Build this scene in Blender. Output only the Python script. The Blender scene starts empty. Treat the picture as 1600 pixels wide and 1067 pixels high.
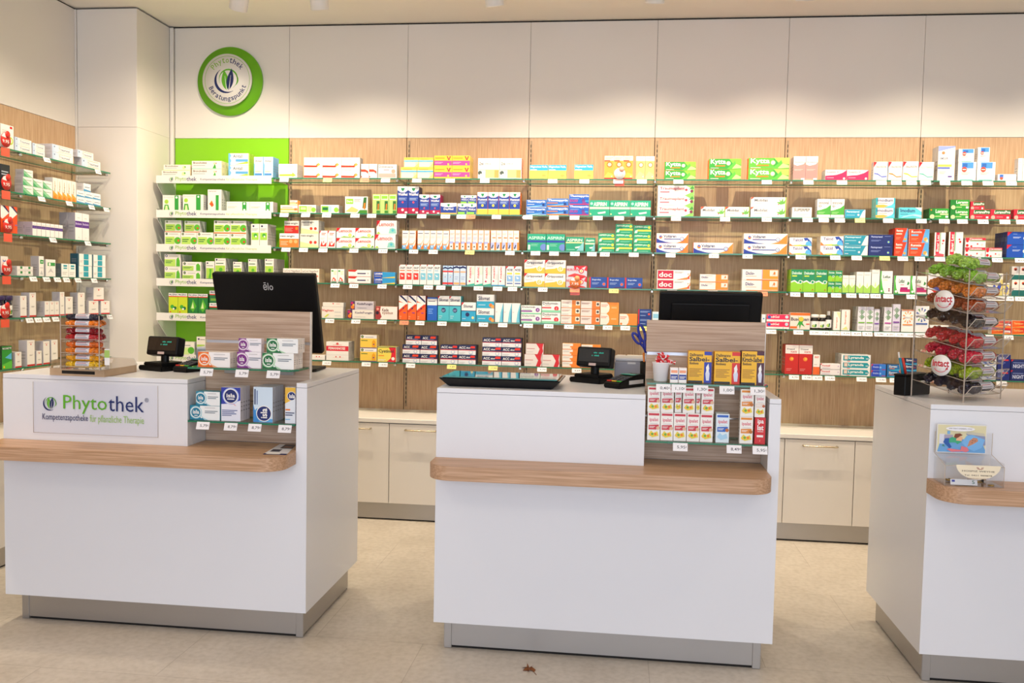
import bpy, bmesh, math, random
from mathutils import Vector, Matrix
random.seed(7)
scene = bpy.context.scene
col = scene.collection

# ---------------------------------------------------------------- camera
CAM = (2.998084, -5.661522, 1.429737)
YAW, PITCH, ROLL, FPX = 0.1196779, -0.0563318, 0.0198723, 1369.6525
cF = Vector((-math.sin(YAW)*math.cos(PITCH), math.cos(YAW)*math.cos(PITCH), math.sin(PITCH)))
r0 = Vector((math.cos(YAW), math.sin(YAW), 0)); u0 = r0.cross(cF)
cR = math.cos(ROLL)*r0 + math.sin(ROLL)*u0
cU = -math.sin(ROLL)*r0 + math.cos(ROLL)*u0
cam = bpy.data.objects.new('camera', bpy.data.cameras.new('camera')); col.objects.link(cam)
M = Matrix((cR, cU, -cF)).transposed().to_4x4(); M.translation = Vector(CAM)
cam.matrix_world = M
cam.data.sensor_width = 36; cam.data.lens = FPX/1600*36; cam.data.clip_start = .05
scene.camera = cam
scene.view_settings.view_transform = 'Standard'; scene.view_settings.look = 'None'
scene.view_settings.gamma = 1; scene.view_settings.exposure = 0.13
scene.view_settings.use_curve_mapping = False
# ---------------------------------------------------------------- light
w = bpy.data.worlds.new('world'); scene.world = w; w.use_nodes = True
w.node_tree.nodes['Background'].inputs[0].default_value = (.78, .86, 1, 1)
w.node_tree.nodes['Background'].inputs[1].default_value = .25
def lamp(name, kind, loc, energy, color, rot=(0,0,0), parent=None, **kw):
    l = bpy.data.lights.new(name, kind); l.energy = energy; l.color = color
    for k, v in kw.items(): setattr(l, k, v)
    o = bpy.data.objects.new(name, l); col.objects.link(o); o.location = loc; o.rotation_euler = rot
    if parent: o.parent = parent
    return o
WARM = (1, .84, .63)
# daylight through the shop window behind the camera
lamp('window_daylight', 'AREA', (3.0, -8.55, 1.6), 168, (.76, .84, 1), (math.radians(90), 0, 0), shape='RECTANGLE', size=6.0, size_y=2.5)
# added fill lamps below the ceiling over the customer area, out of the frame
for lx, ly in ((.9, -3.2), (3.0, -3.2), (5.1, -3.2), (.9, -5.6), (3.0, -5.6), (5.1, -5.6)):
    lamp('added_ceiling_fill', 'AREA', (lx, ly, 3.14), 7, (1, .84, .66), (0, 0, 0), shape='SQUARE', size=.5)

# pixel of the 1600x1067 picture -> point on a real plane of the shop
def ray(x, y): return cF + cR*((x-800)/FPX) - cU*((y-533.5)/FPX)
C0 = Vector(CAM)
def atY(x, y, Y): r = ray(x, y); return C0 + r*((Y-C0.y)/r.y)
def atX(x, y, X): r = ray(x, y); return C0 + r*((X-C0.x)/r.x)
def atZ(x, y, Z): r = ray(x, y); return C0 + r*((Z-C0.z)/r.z)
def proj(p):
    d = Vector(p)-C0; z = d.dot(cF)
    return 800+FPX*d.dot(cR)/z, 533.5-FPX*d.dot(cU)/z
def pinX(x, z, Y):          # X on plane Y, height z, seen in picture column x
    y = 450
    for _ in range(4):
        p = atY(x, y, Y); y = proj((p.x, Y, z))[1]
    return p.x
def pinY(x, z, X):
    y = 450
    for _ in range(4):
        p = atX(x, y, X); y = proj((X, p.y, z))[1]
    return p.y

# ---------------------------------------------------------------- materials
def s2l(c): return c/12.92 if c <= .04045 else ((c+.055)/1.055)**2.4
def hexc(h): h = h.lstrip('#'); return tuple(s2l(int(h[i:i+2], 16)/255) for i in (0, 2, 4))+(1,)
MATS = {}
def mat(name, color, rough=.5, metal=0, spec=.5, trans=0, emit=0, coat=0):
    if name in MATS: return MATS[name]
    m = bpy.data.materials.new(name); m.use_nodes = True; b = m.node_tree.nodes['Principled BSDF']
    c = hexc(color) if isinstance(color, str) else color
    b.inputs['Base Color'].default_value = c; b.inputs['Roughness'].default_value = rough
    b.inputs['Metallic'].default_value = metal; b.inputs['Specular IOR Level'].default_value = spec
    if coat: b.inputs['Coat Weight'].default_value = coat
    if trans: b.inputs['Transmission Weight'].default_value = trans
    if emit: b.inputs['Emission Color'].default_value = c; b.inputs['Emission Strength'].default_value = emit
    MATS[name] = m; return m
def noisy(name, c1, c2, scale, stretch=(1,1,1), rough=.5, detail=6, bump=0, lo=.35, hi=.65, rng=None, spec=.4):
    m = mat(name, c1, rough, spec=spec); nt = m.node_tree; b = nt.nodes['Principled BSDF']
    tc = nt.nodes.new('ShaderNodeTexCoord'); mp = nt.nodes.new('ShaderNodeMapping'); mp.inputs['Scale'].default_value = stretch
    n = nt.nodes.new('ShaderNodeTexNoise'); n.inputs['Scale'].default_value = scale; n.inputs['Detail'].default_value = detail
    r = nt.nodes.new('ShaderNodeValToRGB'); r.color_ramp.elements[0].position = lo; r.color_ramp.elements[1].position = hi
    r.color_ramp.elements[0].color = hexc(c1); r.color_ramp.elements[1].color = hexc(c2)
    nt.links.new(tc.outputs['Object'], mp.inputs[0]); nt.links.new(mp.outputs[0], n.inputs['Vector'])
    nt.links.new(n.outputs['Fac'], r.inputs[0]); nt.links.new(r.outputs[0], b.inputs['Base Color'])
    if bump:
        bp = nt.nodes.new('ShaderNodeBump'); bp.inputs['Strength'].default_value = bump; bp.inputs['Distance'].default_value = .002
        nt.links.new(n.outputs['Fac'], bp.inputs['Height']); nt.links.new(bp.outputs[0], b.inputs['Normal'])
    return m
def clear(name, tint, gloss=.12, rough=.02):        # thin clear sheet: lets light straight through, with a glossy face
    m = bpy.data.materials.new(name); m.use_nodes = True; nt = m.node_tree; nt.nodes.clear()
    out = nt.nodes.new('ShaderNodeOutputMaterial'); mx = nt.nodes.new('ShaderNodeMixShader')
    tr = nt.nodes.new('ShaderNodeBsdfTransparent'); gl = nt.nodes.new('ShaderNodeBsdfGlossy'); fr = nt.nodes.new('ShaderNodeLayerWeight'); pw = nt.nodes.new('ShaderNodeMath')
    tr.inputs[0].default_value = hexc(tint); gl.inputs['Roughness'].default_value = rough; fr.inputs[0].default_value = .5; pw.operation = 'POWER'; pw.inputs[1].default_value = 4
    ma = nt.nodes.new('ShaderNodeMath'); ma.operation = 'MULTIPLY_ADD'; ma.inputs[1].default_value = .7; ma.inputs[2].default_value = gloss*.2
    nt.links.new(fr.outputs['Facing'], pw.inputs[0]); nt.links.new(pw.outputs[0], ma.inputs[0]); nt.links.new(ma.outputs[0], mx.inputs[0])
    nt.links.new(tr.outputs[0], mx.inputs[1]); nt.links.new(gl.outputs[0], mx.inputs[2]); nt.links.new(mx.outputs[0], out.inputs[0])
    MATS[name] = m; return m
WHITE = mat('white_lacquer', '#e6e2dc', .35)
WALLW = mat('white_wall_panel', '#e2dcd4', .5)
COLW = mat('white_column_paint', '#e4ded6', .6)
CEIL = mat('ceiling_paint', '#f2ebdf', .8)
UPR = mat('upright_sand_metal', '#a08a6e', .5, .3)
CABW = mat('cabinet_front_white', '#e0dbd4', .4)
CTR = mat('counter_white_laminate', '#e3e5ea', .32)
GAP = mat('dark_gap', '#15120f', .8)
STEEL = mat('brushed_steel_plinth', '#b4b2b0', .38, .85)
CHROME = mat('chrome', '#d8d8d8', .18, 1)
BRASS = mat('warm_steel_handle', '#cfc2a8', .25, 1)
BLACK = mat('black_plastic', '#070708', .5, spec=.25)
GLOSSK = mat('glossy_black_screen', '#060607', .04, spec=.8)
OAK = noisy('oak_panel_upright', '#b99572', '#cdad8a', 11, (12, 12, .5), .45, 8)
OAKH = noisy('oak_ledge_lengthwise', '#ad8866', '#cba688', 16, (.3, 9, 11), .42, 8)
ASH = noisy('washed_oak_board', '#a98d76', '#c6ad97', 14, (.3, 11, 11), .5, 8)
GREEN = mat('green_laminate', '#84c81a', .35)
GLASS = clear('clear_glass', '#f4faf6')
GEDGE = mat('green_glass_edge', '#2c7a5c', .15, spec=.7)
ACRYL = clear('clear_acrylic', '#fcfcfc', .15)
ACEDGE = mat('acrylic_edge', '#bdb0a2', .2)
TAGW = mat('tag_white', '#eeedf0', .5); TAGY = mat('tag_yellow', '#f0e68a', .5); TAGO = mat('tag_orange', '#f0916a', .5)
INK = mat('print_ink_grey', '#55555c', .6)
# floor: pale stone-look boards with faint joints
FLOOR = noisy('stone_look_floor', '#c2b8aa', '#d9d0c3', 3.2, (1, 1, 1), .42, 12, lo=.25, hi=.75)
nt = FLOOR.node_tree; b = nt.nodes['Principled BSDF']
br = nt.nodes.new('ShaderNodeTexBrick'); br.inputs['Scale'].default_value = 1; br.inputs['Mortar Size'].default_value = .0015
br.inputs['Brick Width'].default_value = .9; br.inputs['Row Height'].default_value = .45
br.inputs['Color1'].default_value = (1, 1, 1, 1); br.inputs['Color2'].default_value = (.93, .93, .93, 1); br.inputs['Mortar'].default_value = (.72, .7, .68, 1)
tc = nt.nodes.new('ShaderNodeTexCoord'); mx = nt.nodes.new('ShaderNodeMixRGB'); mx.blend_type = 'MULTIPLY'; mx.inputs[0].default_value = 1
n2 = nt.nodes.new('ShaderNodeTexNoise'); n2.inputs['Scale'].default_value = 38; n2.inputs['Detail'].default_value = 8
r2 = nt.nodes.new('ShaderNodeValToRGB'); r2.color_ramp.elements[0].position = .3; r2.color_ramp.elements[1].position = .6
r2.color_ramp.elements[0].color = (.86, .85, .83, 1); r2.color_ramp.elements[1].color = (1, 1, 1, 1)
mx2 = nt.nodes.new('ShaderNodeMixRGB'); mx2.blend_type = 'MULTIPLY'; mx2.inputs[0].default_value = 1
src = b.inputs['Base Color'].links[0].from_socket
nt.links.new(tc.outputs['Object'], br.inputs['Vector']); nt.links.new(tc.outputs['Object'], n2.inputs['Vector'])
nt.links.new(n2.outputs['Fac'], r2.inputs[0])
nt.links.new(src, mx.inputs[1]); nt.links.new(br.outputs['Color'], mx.inputs[2])
nt.links.new(mx.outputs[0], mx2.inputs[1]); nt.links.new(r2.outputs[0], mx2.inputs[2]); nt.links.new(mx2.outputs[0], b.inputs['Base Color'])

PAL = dict(W='#f4f2ee', P='#ece6da', R='#d4161c', r='#8e1018', O='#f07a16', o='#f6a648', Y='#f6c21c', y='#f5e07a', G='#3fa535', g='#a6d23c',
           D='#0f6b3a', L='#d3e9a0', B='#1f4fa8', b='#6fb4e0', N='#17205a', T='#12938f', t='#52bcc8', V='#6b2f86', M='#c21e62', m='#ee8f96',
           K='#141416', A='#8c8c90', a='#c9c7c6', S='#f2a48c', E='#d9bf98', C='#1596cf', e='#efe0c4', H='#e4502a', J='#1ca37a')
def ink(c):
    h = PAL.get(c, c); return mat('print_'+h.lstrip('#'), h, .42)

# ---------------------------------------------------------------- mesh helpers
def link(name, me, parent=None, loc=(0,0,0), rotz=0):
    o = bpy.data.objects.new(name, me); col.objects.link(o); o.location = loc
    if rotz: o.rotation_euler = (0, 0, rotz)
    if parent: o.parent = parent
    return o
def tag(o, label=None, cat=None, group=None, kind=None):
    if label: o['label'] = label
    if cat: o['category'] = cat
    if group: o['group'] = group
    if kind: o['kind'] = kind
    return o
def empty(name, loc, rotz=0):
    o = bpy.data.objects.new(name, None); col.objects.link(o); o.location = loc; o.rotation_euler = (0, 0, rotz); o.empty_display_size = .05
    return o
class MB:
    """collects faces with materials and links them as one mesh"""
    def __init__(s): s.bm = bmesh.new(); s.mats = []
    def mi(s, m):
        if m not in s.mats: s.mats.append(m)
        return s.mats.index(m)
    def box(s, x0, x1, y0, y1, z0, z1, m, bev=0, seg=1, mtx=None):
        b = bmesh.new(); bmesh.ops.create_cube(b, size=1)
        for v in b.verts: v.co = Vector(((x0+x1)/2+v.co.x*(x1-x0), (y0+y1)/2+v.co.y*(y1-y0), (z0+z1)/2+v.co.z*(z1-z0)))
        if bev: bmesh.ops.bevel(b, geom=b.edges[:], offset=bev, segments=seg, affect='EDGES', profile=.5)
        s.merge(b, m, mtx); return s
    def merge(s, b, m, mtx=None, smooth=False):
        i = s.mi(m) if m else None; vs = {}
        for v in b.verts: vs[v] = s.bm.verts.new(mtx @ v.co if mtx else v.co)
        for f in b.faces:
            try: nf = s.bm.faces.new([vs[v] for v in f.verts])
            except ValueError: continue
            nf.material_index = i if i is not None else 0; nf.smooth = smooth
        b.free()
    def poly(s, pts, m, mtx=None, smooth=False):
        i = s.mi(m); f = s.bm.faces.new([s.bm.verts.new((mtx @ Vector(p)) if mtx else p) for p in pts]); f.material_index = i; f.smooth = smooth; return f
    def prism(s, pts, z0, z1, m, mtx=None, mside=None, bev=0):       # pts in XY, extruded in Z
        b = bmesh.new(); lo = [b.verts.new((x, y, z0)) for x, y in pts]; f = b.faces.new(lo)
        r = bmesh.ops.extrude_face_region(b, geom=[f]); bmesh.ops.translate(b, verts=[g for g in r['geom'] if isinstance(g, bmesh.types.BMVert)], vec=(0, 0, z1-z0))
        bmesh.ops.recalc_face_normals(b, faces=b.faces[:])
        if bev: bmesh.ops.bevel(b, geom=b.edges[:], offset=bev, segments=2, affect='EDGES')
        s.merge(b, m, mtx); return s
    def cyl(s, c, r1, h, m, r2=None, n=24, mtx=None, axis='Z'):
        r2 = r1 if r2 is None else r2; b = bmesh.new()
        bmesh.ops.create_cone(b, cap_ends=True, segments=n, radius1=r1, radius2=r2, depth=h)
        R = {'Z': Matrix(), 'X': Matrix.Rotation(math.pi/2, 4, 'Y'), 'Y': Matrix.Rotation(-math.pi/2, 4, 'X')}[axis]
        mt = Matrix.Translation(c) @ R
        s.merge(b, m, (mtx @ mt) if mtx else mt, n > 10); return s
    def lathe(s, prof, m, n=24, mtx=None):
        b = bmesh.new(); rings = []
        for r, z in prof: rings.append([b.verts.new((r*math.cos(2*math.pi*k/n), r*math.sin(2*math.pi*k/n), z)) for k in range(n)])
        for a, c in zip(rings, rings[1:]):
            for k in range(n): b.faces.new((a[k], a[(k+1) % n], c[(k+1) % n], c[k]))
        b.faces.new(rings[0][::-1]); b.faces.new(rings[-1]); s.merge(b, m, mtx, True); return s
    def tube(s, pts, r, m, n=8, mtx=None):
        pts = [Vector(p) for p in pts]; b = bmesh.new(); rings = []
        for i, p in enumerate(pts):
            t = (pts[min(i+1, len(pts)-1)]-pts[max(i-1, 0)]).normalized()
            a = t.orthogonal().normalized(); c = t.cross(a)
            if rings:
                a = (pa - t*pa.dot(t)).normalized(); c = t.cross(a)
            pa = a; rings.append([b.verts.new(p+(a*math.cos(2*math.pi*k/n)+c*math.sin(2*math.pi*k/n))*r) for k in range(n)])
        for a, c in zip(rings, rings[1:]):
            for k in range(n): b.faces.new((a[k], a[(k+1) % n], c[(k+1) % n], c[k]))
        b.faces.new(rings[0][::-1]); b.faces.new(rings[-1]); s.merge(b, m, mtx, True); return s
    def mesh(s, name):
        me = bpy.data.meshes.new(name); bmesh.ops.recalc_face_normals(s.bm, faces=[f for f in s.bm.faces if 0]) ; s.bm.to_mesh(me); s.bm.free()
        for m in s.mats: me.materials.append(m)
        return me
    def build(s, name, parent=None, loc=(0,0,0), rotz=0): return link(name, s.mesh(name), parent, loc, rotz)

TXT = {}
def text_mesh(t, off=.008):
    """flat glyph outlines of a string, scaled to the unit square (verts, faces, aspect)"""
    if (t, off) in TXT: return TXT[t, off]
    cu = bpy.data.curves.new('glyphs', 'FONT'); cu.body = t; cu.resolution_u = 2; cu.fill_mode = 'FRONT'; cu.offset = off
    o = bpy.data.objects.new('glyphs', cu); me = bpy.data.meshes.new_from_object(o)
    vs = [v.co.copy() for v in me.vertices]; fs = [tuple(p.vertices) for p in me.polygons]
    x0 = min(v.x for v in vs); x1 = max(v.x for v in vs); y0 = min(v.y for v in vs); y1 = max(v.y for v in vs)
    r = ([((v.x-x0)/(x1-x0), (v.y-y0)/(y1-y0)) for v in vs], fs, (x1-x0)/(y1-y0))
    bpy.data.objects.remove(o); bpy.data.curves.remove(cu); bpy.data.meshes.remove(me)
    TXT[t, off] = r; return r
def put_text(mb, t, fn, m, off=.008):
    vs, fs, _ = text_mesh(t, off); i = mb.mi(m); V = [mb.bm.verts.new(fn(u, v)) for u, v in vs]
    for f in fs:
        try: nf = mb.bm.faces.new([V[k] for k in f]); nf.material_index = i
        except ValueError: pass
def decor(mb, dsl, w, h, y=0, x0=None, z0=0, step=.00018, fn=None):
    """draws the printed face: r rect, q polygon, c disc, t text, T upright text, l text lines"""
    if x0 is None: x0 = -w/2
    k = 1
    for op in [o.strip() for o in dsl.split(';') if o.strip()]:
        a = op.split(); yy = y-step*k; k += 1
        F = fn or (lambda u, v, yy: (x0+u*w, yy, z0+v*h))
        P = lambda u, v: F(min(.995, max(.005, u)), min(.995, max(.005, v)), yy)
        if a[0] == 'r':
            p = list(map(float, a[1:5])); mb.poly([P(p[0], p[1]), P(p[2], p[1]), P(p[2], p[3]), P(p[0], p[3])], ink(a[5]))
        elif a[0] == 'q':
            p = list(map(float, a[1:-1])); mb.poly([P(p[i], p[i+1]) for i in range(0, len(p), 2)], ink(a[-1]))
        elif a[0] == 'c':
            u, v, r = map(float, a[1:4]); R = r*min(w, h); mb.poly([P(u+R*math.cos(t*math.pi/10)/w, v+R*math.sin(t*math.pi/10)/h) for t in range(20)], ink(a[4]))
        elif a[0] in 'tT':
            u0, v0, u1, v1 = map(float, a[2:6]); tx = a[1].replace('_', ' ')
            if a[0] == 't':
                asp = text_mesh(tx)[2]; bw, bh = (u1-u0)*w, (v1-v0)*h
                if bw/bh > asp*1.35: u1 = u0+bh*asp*1.35/w
                put_text(mb, tx, lambda u, v: P(u0+u*(u1-u0), v0+v*(v1-v0)), ink(a[6]), .024)
            else: put_text(mb, tx, lambda u, v: P(u1-v*(u1-u0), v0+u*(v1-v0)), ink(a[6]), .024)
        elif a[0] == 'l':
            p = list(map(float, a[1:5])); n = int(a[5]); hh = (p[3]-p[1])/n
            for i in range(n):
                e = p[0]+(p[2]-p[0])*(1, .8, .93, .62)[i % 4]
                mb.poly([P(p[0], p[1]+(n-1-i)*hh), P(e, p[1]+(n-1-i)*hh), P(e, p[1]+(n-1-i)*hh+hh*.42), P(p[0], p[1]+(n-1-i)*hh+hh*.42)], ink(a[6]))
# a small Bfont of named things already used, so labels can be checked for repeats
LABELS = {}
ORD = ['', 'leftmost', 'second from left', 'third from left', 'fourth from left', 'fifth from left', 'sixth from left', 'seventh from left', 'eighth from left', 'ninth from left', 'tenth from left']
NTH = ['', 'first', 'second', 'third', 'fourth', 'fifth', 'sixth', 'seventh', 'eighth', 'ninth', 'tenth']
def order(i, n):
    if n == 1: return ''
    if n == 2: return ('left one', 'right one')[i]
    if i == n-1: return 'rightmost'
    if i == 0: return 'leftmost'
    if i > n//2 and n-i <= 10: return NTH[n-i]+' from right'
    return ORD[i+1]
SHELF = {1: 'top shelf', 2: 'second shelf', 3: 'third shelf', 4: 'fourth shelf', 5: 'fifth shelf', 6: 'bottom shelf'}
SZ = {1: 2.128, 2: 1.907, 3: 1.687, 4: 1.465, 5: 1.240, 6: .970}
# ================================================================ the setting
def struct(name, mb, label=None): return tag(mb.build(name), label, kind='structure')
XR, YF, ZC = 7.3, -8.4, 3.159
struct('floor', MB().box(-.7, XR+.2, YF-.2, .2, -.1, 0, FLOOR), 'pale stone-look floor with faint joints')
struct('ceiling', MB().box(-.7, XR+.2, YF-.2, .2, ZC, ZC+.1, CEIL), 'cream painted ceiling')
mb = MB(); mb.box(-.02, XR, .012, .12, 0, ZC, GAP)
for i in range(9): mb.box(i*.8+.0009, (i+1)*.8-.0009, 0, .014, 2.420, ZC-.011, WALLW, .001)
struct('wall_back', mb, 'white upper wall panels with thin upright joints')
mb = MB()
for i in range(1, 9): mb.box(i*.8+.0022, (i+1)*.8-.0022, 0, .014, .60, 2.418, OAK, .0008)
struct('trim_1', mb, 'oak back panels behind the shelves')
struct('trim_2', MB().box(.0022, .7978, 0, .014, .60, 2.418, GREEN, .0008), 'bright green back panel of the first bay')
mb = MB(); mb.box(-.6, -.452, YF, .1, 0, ZC, GAP)
for i in range(10): mb.box(-.453, -.441, -.424-(i+1)*.8+.0015, -.424-i*.8-.0015, 2.420, ZC-.011, WALLW, .001)
struct('wall_left', mb, 'white upper panels of the left wall')
mb = MB()
for i in range(10): mb.box(-.453, -.441, -.424-(i+1)*.8+.0022, -.424-i*.8-.0022, .60, 2.418, OAK, .0008)
struct('trim_3', mb, 'oak back panels of the left wall')
mb = MB(); mb.box(-.6, -.034, -.409, .1, 0, ZC-.02, GAP)
mb.box(-.428, -.031, -.418, -.409, 0, 2.417, COLW, .0006); mb.box(-.428, -.031, -.418, -.409, 2.4182, ZC-.011, COLW, .0006)
mb.box(-.034, -.0295, -.416, -.018, 0, 2.417, COLW); mb.box(-.034, -.0295, -.416, -.018, 2.4182, ZC-.011, COLW)
mb.box(-.445, -.431, -.424, -.409, 0, ZC-.011, COLW, .001); mb.box(-.0295, -.004, -.014, .01, 0, ZC-.011, COLW, .001)
struct('wall_column', mb, 'white corner pillar between the two shelf walls')
struct('wall_right', MB().box(XR, XR+.12, YF, .12, 0, ZC, WALLW))
mb = MB()
mb.box(-.7, 0, YF-.12, YF, 0, ZC, WALLW); mb.box(6, XR+.1, YF-.12, YF, 0, ZC, WALLW); mb.box(0, 6, YF-.12, YF, 2.85, ZC, WALLW); mb.box(0, 6, YF-.12, YF, 0, .35, WALLW)
struct('wall_front', mb)

# ---------------------------------------------------------------- back and left base cabinets
def cabinet(name, x0, x1, seams, label, grp, hx, rot=0, loc=(0,0,0), yb=0):
    r = empty(name, loc, rot)
    m = MB(); m.box(x0+.001, x1-.001, -.415, yb-.002, .108, .611, CABW); m.box(x0, x1, -.403, yb-.01, .008, .108, STEEL); m.box(x0, x1, -.398, -.02, 0, .008, GAP)
    m.build('body', r)
    s = [x0]+seams+[x1]
    for a, b_ in zip(s, s[1:]):
        d = MB().box(a+.002, b_-.002, -.435, -.417, .112, .606, CABW, .001).build('door', r)
        c = (a+b_)/2+hx; hh = MB(); z = .574
        hh.tube([(c-.095, -.435, z), (c-.095, -.462, z), (c-.09, -.466, z), (c+.09, -.466, z), (c+.095, -.462, z), (c+.095, -.435, z)], .0052, BRASS)
        o = hh.build('handle', d); o['label'] = 'slim steel bar handle'
    tag(r, label, 'cabinet', grp); return r
seam = [0, .795, 1.62, 2.42, 3.2, 3.983, 4.78, 5.6, 6.4, 7.2]
dd = [[.4], [1.2], [2.02], [2.81], [3.6], [4.378], [5.18], [6.0], [6.8]]
cn = ['behind the left counter', 'behind the gap beside left counter', 'seen between left and middle counters', 'hidden behind middle counter centre', 'behind middle counter display', 'seen between middle and right counters', 'behind the right counter', 'far right behind counter', 'at the right wall']
for i in range(9):
    if i in (7, 8): continue
    cabinet('base_cabinet', seam[i], seam[i+1], dd[i], 'low white cabinet '+cn[i], 'low white cabinets along the back wall', 0)
tag(MB().box(0, 5.6, -.44, 0, .612, .638, WHITE, .002).build('cabinet_worktop'), 'long white worktop over the low back cabinets', 'worktop')
r = cabinet('base_cabinet', 0, .8, [.4], 'low white cabinet on the left wall', 'low white cabinets along the left wall', 0, math.pi/2, (-.441, -1.9, 0))
r = cabinet('base_cabinet', 0, .65, [.32], 'low white cabinet beside the corner pillar', 'low white cabinets along the left wall', 0, math.pi/2, (-.441, -1.09, 0))
tag(MB().box(-.441, -.001, -2.7, -.43, .612, .638, WHITE, .002).build('cabinet_worktop'), 'white worktop along the left wall behind counter', 'worktop')

# ---------------------------------------------------------------- glass shelves and brackets
nb = ['first bay with green panel', 'second bay', 'third bay', 'middle bay', 'fifth bay', 'sixth bay', 'last bay on the right']
def glass_shelf(x0, x1, z, yf=-.25, yb=-.012):
    m = MB(); m.box(x0, x1, yf, yb, z-.008, z, GLASS)
    ei = m.mi(GEDGE); m.bm.normal_update()
    for f in m.bm.faces:
        if abs(f.normal.z) < .5: f.material_index = ei
    return m.mesh('glass_shelf')
br_me = MB(); br_me.box(-.003, .003, -.19, -.004, -.019, -.0085, CHROME, .001); br_me.box(-.006, .006, -.245, -.19, -.022, -.0085, CHROME, .002)
br_me.cyl((0, -.235, -.016), .0085, .016, CHROME, axis='X', n=12); br_me.box(-.004, .004, -.010, -.0005, -.045, .012, UPR, .001)
br_me = br_me.mesh('shelf_bracket')
wb = MB(); wb.poly([(-.002, -.003, .012), (-.002, -.24, .012), (-.002, -.24, -.03), (-.002, -.10, -.15), (-.002, -.003, -.17)], WHITE)
bm_ = wb.bm; f = bm_.faces[:]; r_ = bmesh.ops.extrude_face_region(bm_, geom=f); bmesh.ops.translate(bm_, verts=[g for g in r_['geom'] if isinstance(g, bmesh.types.BMVert)], vec=(.004, 0, 0))
bmesh.ops.translate(bm_, verts=bm_.verts[:], vec=(0, 0, -.0205))
wb_me = wb.mesh('shelf_side_plate')
for row, z in SZ.items():
    for i in range(7):
        tag(link('glass_shelf', glass_shelf(i*.8+.004, (i+1)*.8-.004, z)), f'clear glass shelf, {SHELF[row]} of the {nb[i]}', 'shelf', 'glass shelves on the back wall')
    for i in range(1, 7):
        tag(link('shelf_bracket', br_me, loc=(i*.8, 0, z)), f'steel bracket under {SHELF[row]} joint, {order(i-1, 6)}', 'bracket', 'steel shelf brackets on the back wall')
    tag(link('shelf_side_plate', wb_me, loc=(.0055, 0, z)), f'white tapered side plate at pillar under {SHELF[row]}', 'bracket', 'white side plates of the green bay')
    for i in range(2):
        o = tag(link('glass_shelf', glass_shelf(.004, .796, z, -.25, -.012), loc=(-.441, -.445-(i+1)*.8, 0), rotz=math.pi/2), f'clear glass shelf on left wall, {SHELF[row]}, '+('beside pillar' if i == 0 else 'nearer the viewer'), 'shelf', 'glass shelves on the left wall')
    for i in range(2):
        tag(link('shelf_bracket', br_me, loc=(-.441, -.470-i*.8, z), rotz=math.pi/2), f'steel bracket on left wall under {SHELF[row]}, '+('beside pillar' if i == 0 else 'nearer the viewer'), 'bracket', 'steel shelf brackets on the left wall')
# perforated uprights at the joints
up = MB(); up.box(-.0055, .0055, -.0045, -.0002, .66, 2.40, UPR)
for k in range(56): up.box(-.0022, .0022, -.0048, -.0044, .68+k*.0305, .698+k*.0305, GAP)
up = up.mesh('shelf_upright')
for i in range(1, 7):
    tag(link('shelf_upright', up, loc=(i*.8+.016, 0, 0)), f'slotted steel upright on oak wall, {order(i-1, 6)}', 'upright', 'slotted steel uprights')

# the white strips with the lettering in the green bay
def leaf_logo(mb, cx, cz, R, y, fn=None):
    """round mark: green arc, blue arc, one green and one blue leaf"""
    F = fn or (lambda x, z, yy: (x, yy, z))
    def arc(a0, a1, r, wd, m, k, ox=0, oz=0):
        n = 18; A = [math.radians(a0+(a1-a0)*i/n) for i in range(n+1)]
        for i in range(n):
            w0 = wd*math.sin(math.pi*max(.04, min(.96, i/n))); w1 = wd*math.sin(math.pi*max(.04, min(.96, (i+1)/n)))
            pts = [(A[i], r-w0), (A[i+1], r-w1), (A[i+1], r+w1), (A[i], r+w0)]
            mb.poly([F(cx+(ox+p*math.cos(t))*R, cz+(oz+p*math.sin(t))*R, y-k) for t, p in pts], m)
    g, n = ink('#5fae1e'), ink('#16255e')
    arc(125, 300, .93, .10, n, .0004); arc(-60, 205, .72, .06, g, .0002, .08, .05); arc(60, -60, .5, .03, g, .0002, .35, 0)
    for (bx, bz, tx, tz, wd, m, k) in ((-.05, -.75, -.25, .75, .30, g, .0006), (.12, -.75, .35, .85, .27, n, .0008)):
        L = []; Rr = []
        for i in range(11):
            t = i/10; x = bx+(tx-bx)*t; z = bz+(tz-bz)*t; q = wd*math.sin(math.pi*t**.8)
            L.append((x-q, z)); Rr.append((x+q, z))
        pts = L+Rr[::-1]; mb.poly([F(cx+a*R, cz+c*R, y-k) for a, c in pts], m)
    for (x0_, z0_, x1_, z1_) in ((-.05, -.72, -.18, .3), (.14, -.7, .28, .35)):
        mb.poly([F(cx+a*R, cz+c*R, y-.001) for a, c in ((x0_-.02, z0_), (x0_+.03, z0_), (x1_+.008, z1_), (x1_-.008, z1_))], ink('W'))
for row in range(1, 7):
    z = SZ[row]-.04
    m = MB(); m.box(.006, .784, -.2575, -.2515, z, z+.05, WHITE, .0008)
    y = -.2576
    leaf_logo(m, .113, z+.025, .0155, y)
    W_ = lambda x0, x1, z0, z1: (lambda u, v: (x0+u*(x1-x0), y-.0003, z0+v*(z1-z0)))
    put_text(m, 'Phyto', W_(.138, .214, z+.011, z+.041), ink('#86b83a')); put_text(m, 'thek', W_(.215, .283, z+.015, z+.041), ink('#222e66'))
    put_text(m, 'Kompetenzapotheke', W_(.308, .475, z+.016, z+.033), ink('#4a5272')); put_text(m, 'für pflanzliche Therapie', W_(.482, .69, z+.016, z+.033), ink('#b5cf86'))
    tag(m.build('shelf_front_strip'), f'white lettered strip on the front of green bay, {SHELF[row]}', 'sign', 'white lettered shelf strips')

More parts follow.
